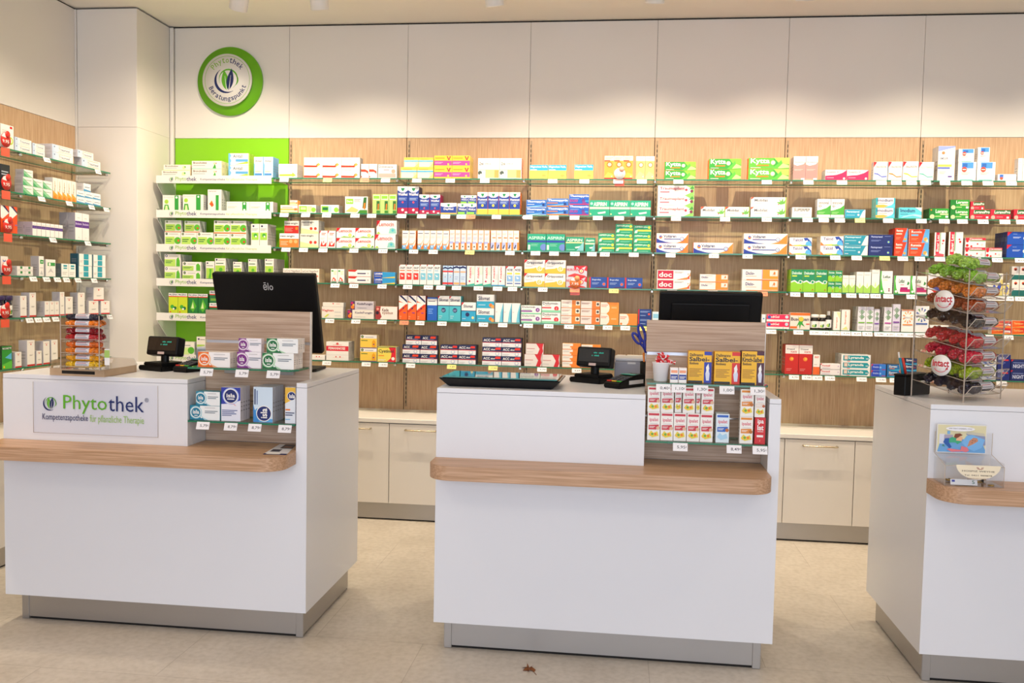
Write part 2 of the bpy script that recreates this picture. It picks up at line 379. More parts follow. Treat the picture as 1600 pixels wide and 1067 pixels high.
# ---------------------------------------------------------------- round wall sign
t = empty('wall_sign', (.397, 0, 2.790))
m = MB(); m.cyl((0, -.012, 0), .224, .024, mat('sign_green', '#6cb515', .35), n=72, axis='Y'); m.cyl((0, -.034, 0), .10, .03, GAP, n=24, axis='Y'); m.build('backing_disc', t)
m = MB(); m.cyl((-.002, -.054, .0), .170, .012, WHITE, n=72, axis='Y'); y = -.0602
def ring(m, r0, r1, c, y):
    n = 60
    for i in range(n):
        a, b_ = 2*math.pi*i/n, 2*math.pi*(i+1)/n
        m.poly([(r0*math.cos(a), y, r0*math.sin(a)), (r0*math.cos(b_), y, r0*math.sin(b_)), (r1*math.cos(b_), y, r1*math.sin(b_)), (r1*math.cos(a), y, r1*math.sin(a))], c)
ring(m, .153, .1555, ink('#8cc43c'), y-.0004)
leaf_logo(m, .0, .0, .088, y)
def text_arc(m, s, r, a0, a1, hgt, y, cols, inside=False):
    ws = [max(.35, text_mesh(ch)[2] if ch in 'il' else (text_mesh(ch)[2])) for ch in s]
    asc = {c: (1.0, 0) for c in s}
    for c in 'aceunrkmsoxz': asc[c] = (.74, 0)
    for c in 'ypg': asc[c] = (1.0, -.26)
    for c in 'kthB': asc[c] = (1.0, 0)
    wd = [.62 if c not in 'mtrf' else (.5 if c != 'm' else .9) for c in s]; T = sum(wd)+.22*(len(s)-1); p = 0
    for ch, w_, cc in zip(s, wd, cols):
        f = (p+w_/2)/T; a = math.radians(a0+(a1-a0)*f); p += w_+.22
        hh, off = asc[ch]
        def fn(u, v, a=a, w_=w_, hh=hh, off=off):
            lx = (u-.5)*w_*hgt; lz = (off+v*hh)*hgt-hgt*.37
            if inside: rx, rz = math.cos(a), math.sin(a); tx, tz = -rz, rx; return ((r-lz)*rx+lx*tx, y, (r-lz)*rz+lx*tz)
            rx, rz = math.cos(a), math.sin(a); tx, tz = rz, -rx; return ((r+lz)*rx+lx*tx, y, (r+lz)*rz+lx*tz)
        put_text(m, ch, fn, ink(cc))
text_arc(m, 'Phytothek', .124, 144, 36, .034, y-.0005, ['#86b83a']*5+['#222e66']*4)
text_arc(m, 'Beratungspunkt', .126, 202, 342, .031, y-.0005, ['#222e66']*14, True)
m.build('lettered_disc', t)
tag(t, 'round green and white lettered sign high on back wall', 'sign')

# ---------------------------------------------------------------- ceiling spots
def spot(x, y, tx, ty, tz, label, e):
    r = empty('ceiling_spotlight', (x, y, ZC))
    d = Vector((tx-x, ty-y, tz-(ZC-.12))).normalized(); q = d.to_track_quat('-Z', 'Y').to_euler()
    MB().cyl((0, 0, -.009), .05, .018, WHITE, n=28).build('ceiling_mount', r)
    MB().cyl((0, 0, -.04), .010, .06, WHITE, n=12).build('stem', r)
    h = MB(); h.lathe([(.001, 0), (.048, 0), (.05, -.003), (.05, -.137), (.0475, -.139), (.0465, -.137), (.044, -.10), (.001, -.10)], WHITE, 32); h.cyl((0, 0, -.1015), .04, .001, mat('lamp_lens', '#fff3da', .3, emit=6), n=28)
    o = h.build('lamp_head', r); o.location = (0, 0, -.068); o.rotation_euler = q
    l = lamp('spot_light', 'SPOT', (0, 0, -.141), e, WARM, parent=o, spot_size=math.radians(114), spot_blend=.95, shadow_soft_size=.012)
    tag(r, label, 'spotlight', 'white ceiling spotlights'); return r
SP = [(.895, -.95, .45, -.45, 1.9), (1.322, -.95, 1.35, -.3, 1.3), (2.286, -.95, 2.45, -.42, 1.3), (3.152, -.95, 3.08, -.3, 1.3), (3.911, -.95, 3.95, -.3, 1.3), (4.80, -.95, 4.8, -.3, 1.3), (5.7, -.95, 5.7, -.3, 1.3)]
SL = ['tilted white ceiling spotlight, leftmost above the green bay', 'white ceiling spotlight upright beside the tilted one', 'white ceiling spotlight above the third bay', 'white ceiling spotlight above the display of middle counter', 'white ceiling spotlight, rightmost one in view', 'white ceiling spotlight out at far right', 'white ceiling spotlight beyond the picture at right']
for (x, y, tx, ty, tz), lb in zip(SP, SL): spot(x, y, tx, ty, tz, lb, 74)
for i, y in enumerate((-1.45, -2.3, -3.1)): spot(.5, y, -.15, y+(.25 if i == 0 else 0), 1.3, 'white ceiling spotlight facing the left wall, '+('near pillar', 'middle', 'nearest the viewer')[i], 46)
# ================================================================ cartons: one printed design per kind
KINDS = {}
def K(key, name, desc, base, dec='', side=None, d=.05):
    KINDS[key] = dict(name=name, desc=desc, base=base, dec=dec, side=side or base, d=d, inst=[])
TC, SC, OC = 'tablet_carton', 'syrup_carton', 'ointment_carton'
# first bay, green herbal goods
K('bron1', TC, 'small cream chesty-herb carton', 'P', 't Bronchobini .06 .62 .55 .88 #6a5a4a;l .06 .38 .5 .52 1 A;c .78 .5 .3 L;c .82 .62 .13 G;r 0 0 1 .12 L', 'e')
K('bron2', TC, 'larger cream carton with flower drawing', 'P', 't Bronchobini .05 .65 .5 .9 #6a5a4a;l .05 .42 .45 .54 1 A;q .7 .1 .78 .7 .82 .1 G;c .76 .7 .13 L;c .82 .72 .07 R;r 0 0 1 .1 #a8dcc4', 'e')
K('antb', TC, 'white carton with blue wavy edge', 'W', 'q 0 0 .12 0 .1 .2 .16 .4 .08 .6 .15 .8 .08 1 0 1 b;t Antall .22 .62 .7 .9 #5a646c;r .35 .3 .95 .52 #5a9fd0;q .3 .08 .95 .15 .95 .32 .85 .3 g;r .97 0 1 1 g', 'g')
K('ants', TC, 'slim white carton with blue foot', 'W', 't Antall .12 .74 .8 .86 #5a646c;q 0 0 .15 0 .1 .3 .14 .6 0 .75 b;r .12 .1 .85 .22 #4a86c0;l .12 .26 .8 .36 2 g;r .96 0 1 1 #5a9fd0', 'b', .018)
K('doln', TC, 'white carton with pale green arrow', 'W', 't Dolormin .3 .74 .8 .88 A;q .04 .12 .75 .12 .7 .04 .95 .18 .72 .42 .74 .28 .04 .25 #9ecb3c;t NATUR .08 .6 .3 .72 a', 'a', .025)
K('gelo', TC, 'white carton with small green figure', 'P', 't Bronchial .06 .82 .6 .93 a;c .22 .6 .13 g;q .04 0 .12 .42 .32 .42 .42 0 G;q .12 0 .17 .36 .27 .36 .32 0 L;r .68 .04 .9 .98 #2f9a3a;c .79 .86 .07 W', 'a', .035)
K('gelob', TC, 'wide white carton with green figure', 'P', 't Bronchial .06 .86 .6 .95 a;c .16 .66 .12 g;q .02 0 .08 .46 .26 .46 .33 0 G;q .1 0 .13 .38 .21 .38 .25 0 L;r .65 .04 .87 .98 #2f9a3a;c .76 .87 .06 W', 'a', .035)
K('salv', SC, 'tall white carton with orange flame', 'P', 't Salvysat .08 .88 .7 .96 A;r .58 .05 .8 .75 #2f9a3a;q .12 .36 .3 .52 .45 .3 .3 .22 O;c .3 .34 .1 H', 'a', .03)
K('sinw', TC, 'flat white carton with green stripe', 'P', 't Hustenreiz .05 .78 .55 .9 a;l .05 .4 .45 .6 2 #e8b0a0;r .68 .05 .86 .96 #2f9a3a;c .77 .8 .1 W;c .77 .22 .1 W', 'a', .035)
H_ = 'c .13 .87 .09 N;c .13 .87 .04 g;'
K('sin1', TC, 'white carton with green leaf shape', 'P', H_+'l .28 .84 .85 .92 1 A;r .05 .08 .62 .66 #b4d860;l .1 .3 .5 .58 2 D;c .82 .38 .26 #57b02a;c .87 .38 .08 H', 'a', .03)
K('sin2', TC, 'grey green carton with red dot', '#c9cfbf', H_+'l .28 .84 .85 .92 1 A;r .05 .12 .62 .66 #9fc24a;l .1 .3 .5 .6 2 D;c .82 .42 .27 #57b02a;c .86 .36 .08 R;r 0 0 1 .05 O', 'a', .03)
K('sin3', TC, 'green and white carton, orange base', 'P', H_+'l .28 .84 .85 .92 1 A;r .05 .15 .62 .66 #a8d04e;l .1 .36 .5 .62 2 D;c .82 .42 .27 #57b02a;c .86 .36 .08 R;r 0 0 1 .08 O', 'a', .03)
K('sin4', SC, 'slim white carton with green drop', 'P', 'c .3 .9 .12 N;l .1 .72 .85 .82 2 A;r .08 .3 .92 .62 #9fd04a;c .55 .5 .22 G;c .6 .45 .1 W', 'a', .022)
K('hed1', TC, 'pale green carton with leaf', 'P', 'c .12 .86 .1 N;c .12 .86 .05 W;l .28 .83 .85 .92 1 A;r 0 .05 .68 .6 #b4d860;l .08 .3 .5 .55 2 D;q .72 .05 .74 .6 .85 .78 .95 .5 .96 .05 #57b02a', 'a', .03)
K('hed2', TC, 'flat pale green carton, dark dot', 'P', 'c .12 .8 .14 N;c .12 .8 .06 g;l .28 .75 .7 .85 1 A;r 0 .05 .6 .55 #b4d860;l .06 .28 .5 .5 2 D;q .74 .05 .74 .7 .85 .85 .95 .6 .96 .05 #57b02a', 'a', .03)
K('hed3', SC, 'narrow green carton, navy foot', 'P', 'c .2 .9 .1 N;l .1 .75 .85 .84 1 A;r .06 .1 .94 .65 #a8d04e;q .3 .12 .45 .4 .4 .6 .7 .6 .6 .12 #57b02a;r 0 0 1 .1 N', 'a', .03)
K('hed4', SC, 'upright green carton with figure', 'P', 'c .16 .93 .08 N;l .3 .9 .9 .95 1 A;l .1 .76 .8 .84 1 D;r .05 .06 .95 .68 #a8d04e;c .55 .5 .17 #57b02a;q .4 .06 .5 .4 .75 .4 .85 .06 #d3e9a0', 'a', .03)
K('pros1', SC, 'yellow green carton with clover', '#c6d628', 'r 0 .86 1 1 W;t PROSPAN .06 .88 .92 .97 N;r 0 .82 1 .86 R;c .4 .36 .2 G;c .7 .3 .17 D;c .55 .26 .1 W;c .2 .12 .07 R', 'g', .04)
K('pros2', SC, 'dark green carton with ivy leaf', '#1e7a34', 'r 0 .86 1 1 W;t PROSPAN .06 .88 .92 .97 N;r 0 .82 1 .86 R;q .2 .3 .5 .75 .85 .4 .5 .12 #57b02a;q .3 .3 .5 .62 .6 .3 L', 'D', .04)
K('pros3', TC, 'flat green carton beside black screen', '#1a6a3a', 'r 0 .72 1 1 W;t PROSPAN .1 .78 .9 .93 N;r 0 .64 1 .72 R;l .1 .2 .7 .4 2 g', 'D', .04)
K('bott', SC, 'small green carton behind the till', 'P', 'c .25 .88 .1 N;l .4 .84 .95 .92 1 A;r .06 .06 .94 .6 #a8d04e;c .6 .42 .22 #3fa535', 'a', .04)
K('bot2', TC, 'wide pale carton behind black terminal', 'P', 'l .1 .72 .7 .85 1 A;r .1 .1 .6 .6 #cfe696;c .75 .4 .25 #57b02a', 'a', .05)
# second bay
K('dolr', TC, 'white carton with red orange swoosh', 'W', 't Dolormin .06 .72 .55 .88 A;q 0 .04 .7 .04 .85 .3 .72 .42 .66 .22 0 .24 #d8341c;q .72 .1 .9 .3 .78 .5 .7 .2 o;l .06 .5 .4 .6 1 a', 'a', .03)
K('dolt', TC, 'upright white carton, red zigzag', 'W', 't Dolormin .08 .86 .7 .94 a;q .0 .44 .6 .44 .9 .3 .9 .5 .5 .62 0 .62 #e2452a;q 0 .04 .2 .1 0 .16 H', 'a', .03)
K('dobe', TC, 'white carton with pink foot print', 'W', 't Dobensana .04 .74 .8 .93 #8a8a8a;l .3 .58 .6 .66 1 H;r .03 .06 .95 .34 #f0b0a4;c .82 .5 .15 S', 'a', .03)
K('sora', TC, 'small cream orange striped carton', 'P', 'l .1 .66 .7 .84 1 #8a5a2a;r 0 .3 1 .48 #f4c878;r 0 .48 1 .54 #d07828;r .8 .3 .95 .6 #c07838;r 0 .04 1 .14 #f6d060', 'o', .05)
K('karo1', TC, 'flat green carton, yellow middle', 'W', 'r .04 .12 .48 .85 #8fce3c;r .12 .4 .42 .7 L;r .5 .15 .78 .85 #f5e9a0;c .86 .4 .3 #8fce3c', 'a', .02)
K('karo2', TC, 'flat green carton, blue middle', 'W', 'r .04 .12 .42 .85 #8fce3c;r .1 .35 .4 .7 D;r .42 .15 .6 .85 #a8dcd8;c .86 .4 .3 #8fce3c', 'a', .02)
K('karo3', TC, 'wide white carton with carrots', 'W', 'r .04 .55 .36 .86 #8fce3c;t Darm .08 .64 .32 .78 W;l .4 .68 .7 .88 3 A;q .76 .3 .82 .95 .95 .95 .92 .3 #2a6a2a;q .8 .32 .84 .62 .9 .62 .88 .2 O;q .02 .1 .3 .4 .6 .2 .5 .06 #f5c878;q .55 0 .65 .2 .98 .2 .98 0 #3f8a2a', 'E', .04)
K('karo4', SC, 'small lime carton with carrot', '#b9dc7c', 'r .06 .72 .9 .95 W;r .1 .76 .86 .92 #8fce3c;q .5 .2 .5 .65 .9 .65 .9 .2 #2a6a2a;q .62 .2 .66 .5 .82 .5 .78 .2 O;r .5 .02 .96 .16 #3f8a2a', 'L', .05)
K('neo1', TC, 'orange carton with two pills', '#f08030', 'r 0 .62 1 1 W;t neo-angin .05 .7 .85 .88 #23282c;c .58 .42 .13 #f6b070;c .84 .42 .13 #f6b070;l .06 .16 .45 .5 3 #f8c8a0', 'a', .02)
K('neo2', TC, 'dark red carton, two dots', '#c0241c', 'r 0 .62 1 1 #d9d5cc;t neo-angin .05 .7 .95 .88 #23282c;l .06 .18 .6 .5 3 #e89080;c .85 .4 .12 O', 'a', .03)
K('neo3', TC, 'silver green carton, red dots', '#dedfd4', 't neo-angin .05 .76 .9 .92 #23282c;q 0 0 1 0 1 .14 0 .42 L;c .58 .38 .11 #e23a1e;c .82 .38 .11 #e23a1e', 'a', .018)
K('nasr', SC, 'small white carton with red cross', 'W', 'q 0 1 0 .82 .2 1 R;l .25 .75 .8 .92 2 H;q .1 .08 .3 .42 .4 .2 .55 .45 .62 .2 .9 .35 .85 .08 #e2301e;c .5 .22 .14 W;l .1 .5 .7 .62 2 a', 'a')
K('lemo1', TC, 'white carton, lemon and leaves', 'W', 'q 0 1 0 .55 .22 1 R;t Lemocin .12 .55 .82 .86 #c8372a;q .2 .04 .4 .18 .62 .12 .95 .04 #8fc83c;c .72 .28 .17 #d6e04a;c .72 .28 .09 #f2f0a0;q .82 .08 .92 .3 .98 .1 #6ab02c', 'a', .04)
K('lemo2', TC, 'white carton, teal ice splash', 'W', 'q 0 1 0 .55 .2 1 R;t Lemocin .12 .58 .85 .88 #c8504a;q .6 .08 .65 .42 .8 .5 .95 .38 .98 .08 #8ecfc4;c .8 .3 .1 t;q 0 .04 .2 .04 .1 .2 g', 'a', .022)
K('lacr', OC, 'long cream nail-care carton', 'P', 't LaCrol_Nagellack .05 .7 .96 .9 #9c948c;r .75 .4 .95 .52 #e88a72;l .05 .2 .5 .4 1 a', 'E', .025)
K('mint', SC, 'slim white green-topped carton', 'W', 'r .1 .8 .4 .9 G;l .45 .6 .9 .9 3 L;q .15 .14 .4 .42 .7 .3 .85 .14 H;c .45 .22 .13 W;r .1 .02 .9 .1 D', 'a')
K('rwh', OC, 'white tube carton, red corner', 'W', 'q 0 1 0 .75 .3 .7 .4 1 #d42a1c;r .4 .38 .78 .56 #43456a;c .88 .5 .13 a;l .08 .15 .3 .3 1 a;r 0 0 1 .05 #d42a1c', 'a')
K('blut', OC, 'blue tube carton, yellow wave', '#2a9ad6', 'r 0 0 .4 1 #1f4fb8;t LANERIK .05 .55 .42 .85 W;q .3 0 1 0 1 .25 .6 .1 #f6d23c;l .05 .25 .35 .4 1 y', 'b')
K('vagb', OC, 'white carton, green slash, red name', 'P', 't Vagisan .0 .52 .55 .78 #cc3a3a;q .1 .06 .2 .06 .36 .34 .26 .34 #d6df4a;l .6 .5 .9 .65 1 a;l .6 .2 .9 .3 1 a', 'a')
K('vagt', OC, 'white carton, red numbered dot', 'P', 'c .5 .72 .17 R;t 1 .48 .64 .52 .8 W;l .65 .6 .85 .84 2 S;r 0 0 1 .04 a', 'a')
K('kade', OC, 'white carton, purple pattern end', 'P', 'r 0 0 .2 1 #5a2a5a;c .1 .3 .2 O;c .08 .75 .15 M;c .14 .55 .12 #f2b04a;t KadeFungin .3 .52 .95 .82 #8a8090;l .3 .2 .7 .3 1 a', 'a')
K('kadg', OC, 'grey carton, purple pattern end', '#cbc4cc', 'r 0 0 .2 1 #5a2a5a;c .1 .3 .2 O;c .08 .75 .15 M;c .14 .55 .12 #f2b04a;t KadeFungin .3 .52 .95 .82 #5a5060;l .3 .2 .7 .3 1 A', 'a')
K('kadc', OC, 'cream carton, red pattern corner', '#f4ece4', 'q 0 1 0 0 .2 0 .28 .2 .2 .6 .24 1 #a83a3a;c .08 .5 .13 #2a1a2a;c .1 .8 .1 S;t Kade .3 .62 .6 .86 #8a6a60;t cystus .3 .36 .8 .6 #b08a7a', 'S')
K('fema', TC, 'white carton with wide red band', 'W', 'r 0 .3 1 .68 #dd2338;t FEMANNOSE .1 .4 .85 .6 W;c .5 .85 .1 #e05a5a;l .3 .76 .7 .82 1 S', 'a', .03)
K('fem2', TC, 'plain white carton, red blossom', 'W', 'c .44 .66 .12 #d83a3a;c .62 .66 .12 #d83a3a;l .3 .5 .8 .56 1 S;r 0 0 1 .05 a', 'a', .03)
K('bryo', TC, 'yellow white carton, purple edge', '#f6cf52', 'r 0 .74 1 1 W;c .13 .86 .1 N;c .13 .86 .05 g;l .3 .82 .8 .9 1 A;l .06 .56 .45 .66 1 D;q .72 .1 .72 .5 .82 .66 .93 .5 .93 .1 #f0a81e;r 0 0 1 .05 V;c .82 .3 .05 V', 'E', .02)
K('cyst', TC, 'yellow and red bladder-tea carton', '#f2dd5e', 'q .5 0 .72 .25 .75 .6 .6 .96 .98 .96 .98 0 #e01f34;t Cystinol .06 .55 .86 .82 #26303a;l .06 .38 .36 .5 1 O;c .84 .22 .11 W;r 0 .96 1 1 D;l .05 .08 .45 .2 2 W', 'a', .03)
# third bay
K('magb', TC, 'pale yellow carton, blue stripe', '#f6e6b0', 'r 0 .76 1 1 #f2cf52;r 0 .56 1 .7 #58b4e4;r .05 .04 .8 .5 #f8f0d0;q .7 0 1 0 1 .4 #f0dc80;l .1 .8 .7 .92 1 #c09a3a', 'y')
K('magm', TC, 'yellow carton, magenta band', '#f2c93c', 'r 0 .14 1 .56 #b2489a;q .7 .94 .8 .6 .86 .6 .95 .94 .87 .94 .83 .72 .77 .94 #e0343c;l .05 .3 .5 .48 2 #e8b0d8;c .8 .25 .08 #f2dc4a;l .05 .76 .6 .88 1 #a8802a', 'y', .03)
K('zink', TC, 'large white green orange carton', 'W', 't Zink .05 .66 .26 .8 #3a4038;t VERLA .3 .68 .6 .77 A;l .3 .85 .7 .92 1 a;r .35 .04 .76 .42 #c4e08a;r .76 .04 .97 .42 #f2a45a;c .1 .28 .1 #4a5a50;c .14 .18 .06 W;r 0 .42 1 .45 L', 'S', .04)
K('wic1', SC, 'tall navy carton, crimson foot', '#1c3f9c', 'q 0 1 0 .86 .3 .78 .7 .78 1 .86 1 1 W;q .32 .94 .68 .94 .62 .86 .5 .82 .38 .86 #1c8a5a;t WickMed .06 .66 .94 .76 W;l .12 .5 .88 .6 3 #b0c8f0;c .5 .42 .1 #e04a6a;r 0 0 1 .22 #b01646;c .5 .14 .12 W;r .72 .02 .95 .08 W', 'N')
K('wic2', SC, 'shorter navy carton, crimson foot', '#1c3f9c', 'q 0 1 0 .86 .3 .78 .7 .78 1 .86 1 1 W;q .32 .94 .68 .94 .62 .86 .5 .82 .38 .86 #1c8a5a;t WickMed .1 .62 .9 .73 W;l .14 .42 .86 .56 3 #b0c8f0;c .5 .3 .08 #e04a6a;r 0 0 1 .2 #b01646;c .4 .12 .1 W;r .72 .02 .95 .08 W', 'M')
K('wic3', TC, 'flat navy carton, yellow line', '#1c3f9c', 'q 0 1 0 .72 .3 .62 .7 .62 1 .72 1 1 W;q .42 .9 .58 .9 .56 .74 .5 .68 .44 .74 #1c8a5a;t DayMed .2 .32 .8 .56 W;r 0 0 1 .12 #f2b84a', 'W')
K('wic4', TC, 'tiny navy carton, green foot', '#1c3f9c', 'q 0 1 0 .74 .3 .64 .7 .64 1 .74 1 1 W;q .38 .92 .62 .92 .58 .76 .5 .7 .42 .76 #1c8a5a;t WickLut .1 .36 .9 .56 W;r 0 0 1 .22 #8fd04a;r .75 .04 .95 .2 #1c3f9c', 'W')
K('wic5', SC, 'tall navy carton, yellow foot', '#1c3f9c', 'q 0 1 0 .84 .3 .76 .7 .76 1 .84 1 1 W;q .34 .93 .66 .93 .6 .84 .5 .79 .4 .84 #1c8a5a;t Hustenst .06 .62 .94 .72 W;l .14 .48 .86 .6 3 #b0c8f0;c .5 .4 .12 #f6e04a;r 0 0 1 .24 #f2c64e;r 0 .24 1 .25 W', 'O')
K('spr1', SC, 'slim blue orange nose-spray carton', '#f2efe8', 'q 0 0 .62 0 .62 .22 0 .2 #6ab0e6;q .55 0 1 0 1 .4 .85 .2 .55 .1 #f07a2a;l .1 .82 .85 .9 1 N;l .1 .6 .85 .74 3 a;q 0 .28 .6 .3 .95 .5 .95 .46 .6 .24 0 .22 #f2a070;c .3 .14 .12 W', 'o')
K('spr2', SC, 'slim lilac orange nose-spray carton', '#f2ebe4', 'r 0 .3 .72 .42 #a8b4e4;r .62 0 1 .36 #f07a2a;c .3 .14 .26 W;c .32 .16 .15 #3a3a44;l .1 .76 .85 .86 2 #c8a8a0;l .1 .54 .8 .66 2 #a8b0d8;r .92 0 1 1 #f4a878', 'o')
K('spr3', SC, 'slim white nose-spray carton, periwinkle', '#f4ece2', 'r 0 .1 .62 .4 #b0bcec;r .66 0 1 .4 #f08a3a;q .12 .1 .4 .3 .5 .25 .25 .04 K;l .1 .78 .8 .88 2 #e8c0a8;r .3 .6 .9 .66 #f08a5a', 'o')
K('snu1', SC, 'slim white carton, red square', 'W', 'q 0 1 0 .92 .2 1 R;t SNUP .12 .78 .86 .9 #3a3c46;r .12 .68 .86 .73 #f0764a;r .1 .24 .86 .58 #e2382e;q .25 .5 .7 .42 .4 .38 W', 'a')
K('snu2', SC, 'slim white carton, blue square', 'W', 'q 0 1 0 .92 .2 1 R;t SNUP .12 .78 .86 .9 #3a3c46;r .12 .68 .7 .73 #9ac8dc;r .1 .24 .86 .58 #7cc4dc;q .25 .5 .7 .42 .4 .38 W', 'a')
K('olyn1', SC, 'pale blue carton, red bands', '#b8d4ee', 'r 0 .66 1 .74 #e2382e;q 0 .88 .5 .94 1 .88 1 .82 .5 .86 0 .82 N;r 0 .04 1 .14 #e2382e;c .5 .42 .1 #e07a6a;r .1 .56 .9 .62 W', 'B')
K('olyn2', SC, 'pale blue carton, orange bands', '#c8dcf0', 'r .05 .64 .95 .72 #f2b088;q 0 .92 .5 .98 1 .92 1 .84 .5 .88 0 .84 N;r .05 .04 .95 .14 #f2b070;l .2 .3 .8 .5 2 #a8b8d8', 'B')
K('nas1', SC, 'white carton, upright red word, green', '#efece6', 'T nasic .26 .38 .56 .95 #d8485a;r .6 .55 .95 .95 #cfe0d0;c .35 .22 .12 M;q 0 0 1 0 1 .12 0 .04 #3ab89c', 'a')
K('nas2', SC, 'white carton, upright red word, blue', '#efece6', 'T nasic .2 .38 .5 .97 #d8485a;r .62 .3 .95 .6 #e8d8d8;c .3 .24 .12 M;r 0 0 1 .06 #3a9ad0', 'a')
K('hys', SC, 'slim white carton, blue window', 'W', 'q 0 1 0 .86 .3 1 R;t NOSE .14 .76 .86 .88 N;r .14 .6 .8 .68 #f2d03c;r .12 .24 .88 .54 #8cb8e4;q .3 .5 .7 .4 .4 .36 W;r .14 .12 .88 .17 #4a66b0', 'a')
K('dorn', SC, 'orange carton with white peak', '#f0641e', 'q 0 1 1 1 1 .62 .0 .78 W;q 0 1 .3 1 .95 .78 .95 .7 N;q 0 .36 1 .66 1 .6 .1 .3 #d8301c;q 0 .4 .9 .68 0 .72 W;c .5 .48 .09 N;r .5 .28 .8 .31 #7a3ab0;l .1 .05 .3 .2 2 #f8a878', 'r')
K('silb', SC, 'slim bright blue carton', '#1f62c4', 'r 0 .66 1 .94 W;l .12 .82 .8 .88 1 N;l .12 .3 .6 .56 3 #80b0f0', 'B')
K('silt', SC, 'tall turquoise carton, navy seal', '#4abccc', 'r 0 .62 1 1 W;q 0 1 0 .88 .18 1 R;t Silomat .08 .78 .92 .9 #2a3454;r 0 .6 1 .63 N;c .5 .43 .2 N;l .35 .38 .65 .48 2 #a8c8e8;l .1 .1 .4 .25 2 #a8e0e8', 't')
K('silm', SC, 'short turquoise carton, navy seal', '#2aa6d0', 'r 0 .56 1 1 W;q 0 1 0 .82 .18 1 R;t Silomat .14 .72 .8 .88 #2a3454;r 0 .54 1 .57 N;c .42 .36 .14 N;c .8 .2 .09 #f4e29a;l .06 .12 .3 .22 1 #a8d8f0', 't')
K('sill', TC, 'turquoise carton with orange slices', '#28a8cc', 'r 0 .5 1 1 W;t Silomat .1 .58 .75 .86 #2a3454;c .8 .22 .13 O;c .92 .12 .13 o;l .1 .2 .5 .36 1 #a8d8f0', 'a')
K('bodi', SC, 'white carton, turquoise body outline', 'W', 'q .95 .96 .8 .7 .68 .5 .6 .2 .55 0 1 0 1 .96 #74c8dc;q .95 .7 .88 .5 .86 .2 .92 0 1 0 1 .7 #2a96c0;l .08 .5 .3 .58 2 a', 'a')
K('acc1', TC, 'navy and white effervescent carton', '#eceef2', 'r 0 .5 1 1 #1a2452;t ACC .07 .6 .42 .86 W;q .55 .68 .9 .68 .93 .92 .6 .92 #e8401c;l .45 .56 .8 .66 1 #8a98c8;r 0 .46 1 .5 #e2301e;c .75 .24 .19 #7ca4d8;c .75 .25 .15 W;l .06 .1 .45 .3 2 a', '#2a3050')
K('acc2', TC, 'navy carton with red top flash', '#eceef2', 'r 0 .52 1 1 #1a2452;t ACC .05 .62 .42 .88 W;t akut .46 .66 .68 .84 W;q .68 .7 .95 .7 .95 .92 .72 .92 #e8301c;r 0 .46 1 .52 #e2301e;c .72 .26 .2 #7ca4d8;c .72 .27 .16 W;l .06 .1 .4 .3 2 a', '#2a3050')
K('acc3', TC, 'tall-stacked navy and white carton', '#eceef2', 'r 0 .5 1 1 #1a2452;t ACC .06 .6 .4 .88 W;t akut .45 .64 .66 .82 W;q .66 .7 .95 .7 .95 .94 .7 .94 #e8301c;r 0 .45 1 .5 #e2301e;c .78 .26 .2 #7ca4d8;c .78 .27 .16 W;l .06 .1 .4 .3 2 a', '#2a3050')
# fourth bay
K('mag', TC, 'yellow carton with blue top', '#f6cf5c', 'r 0 .6 1 1 #2fa6d8;t Magnesium_Verla .05 .76 .95 .94 #eaf6ff;l .04 .64 .4 .72 1 W;c .78 .26 .1 #d8b84a;r .68 .2 .9 .26 #b8a05a', 'y')
K('vito', SC, 'tall orange carton, ring, red foot', '#f2a23c', 'r 0 .8 1 1 #f8efe0;l .08 .84 .92 .95 3 H;r 0 .76 .6 .82 H;c .55 .63 .3 #e85a1e;c .55 .63 .2 #fbe4b0;q 0 .1 .4 .3 1 .2 1 0 0 0 #f6c052;r 0 0 1 .06 R;c .8 .12 .06 W', 'E')
K('vitp', SC, 'tall pale orange carton, ring', '#f6bf72', 'r 0 .8 1 1 #f8f0e4;l .08 .86 .92 .95 2 S;c .55 .62 .3 #f0823c;c .55 .62 .2 #fbeecb;q 0 .1 .4 .35 1 .2 1 0 0 0 #f8d48a;c .8 .12 .06 W', 'E')
K('tho1', OC, 'flat blue carton, white name', '#2a6cc4', 't Thomapyrin .04 .56 .96 .9 W;l .05 .36 .4 .48 1 W;q .1 .1 .75 .3 .8 .2 .3 0 b;c .84 .36 .16 #1a3474;r 0 0 1 .05 W', '#c8d4e4', .03)
K('tho2', OC, 'flat blue carton, orange foot', '#2a6cc4', 't Thomapyrin .04 .58 .96 .92 W;r 0 .4 .5 .5 O;q .1 .14 .75 .34 .8 .24 .3 .1 b;c .84 .36 .16 #1a3474;r 0 0 1 .14 O', '#c8d4e4', .03)
K('tho3', OC, 'larger blue carton, pink foot', '#1c5cc0', 't Thomapyrin .04 .68 .98 .94 W;l .06 .56 .5 .63 1 #b0c8f0;t DUO .06 .26 .44 .5 M;r 0 0 1 .1 M;c .72 .42 .16 #5a3a8a;q .66 .1 .68 .4 .78 .4 .9 .1 #7a3a8a;r .8 .3 .98 .4 #2aa6d8', '#c8d4e4', .03)
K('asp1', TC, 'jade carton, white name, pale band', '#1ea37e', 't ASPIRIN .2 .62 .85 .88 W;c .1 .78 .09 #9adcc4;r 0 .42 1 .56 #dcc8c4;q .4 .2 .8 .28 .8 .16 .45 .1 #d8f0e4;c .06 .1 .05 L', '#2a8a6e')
K('asp2', TC, 'jade carton, blue band, discs', '#1ea37e', 't ASPIRIN .05 .68 .95 .86 #bfeadb;r 0 .5 1 .62 #2440a4;l .2 .28 .6 .44 3 #8ad8bc;c .88 .22 .2 #6a86cc;r .04 .06 .16 .36 #c8e8dc', '#2a8a6e')
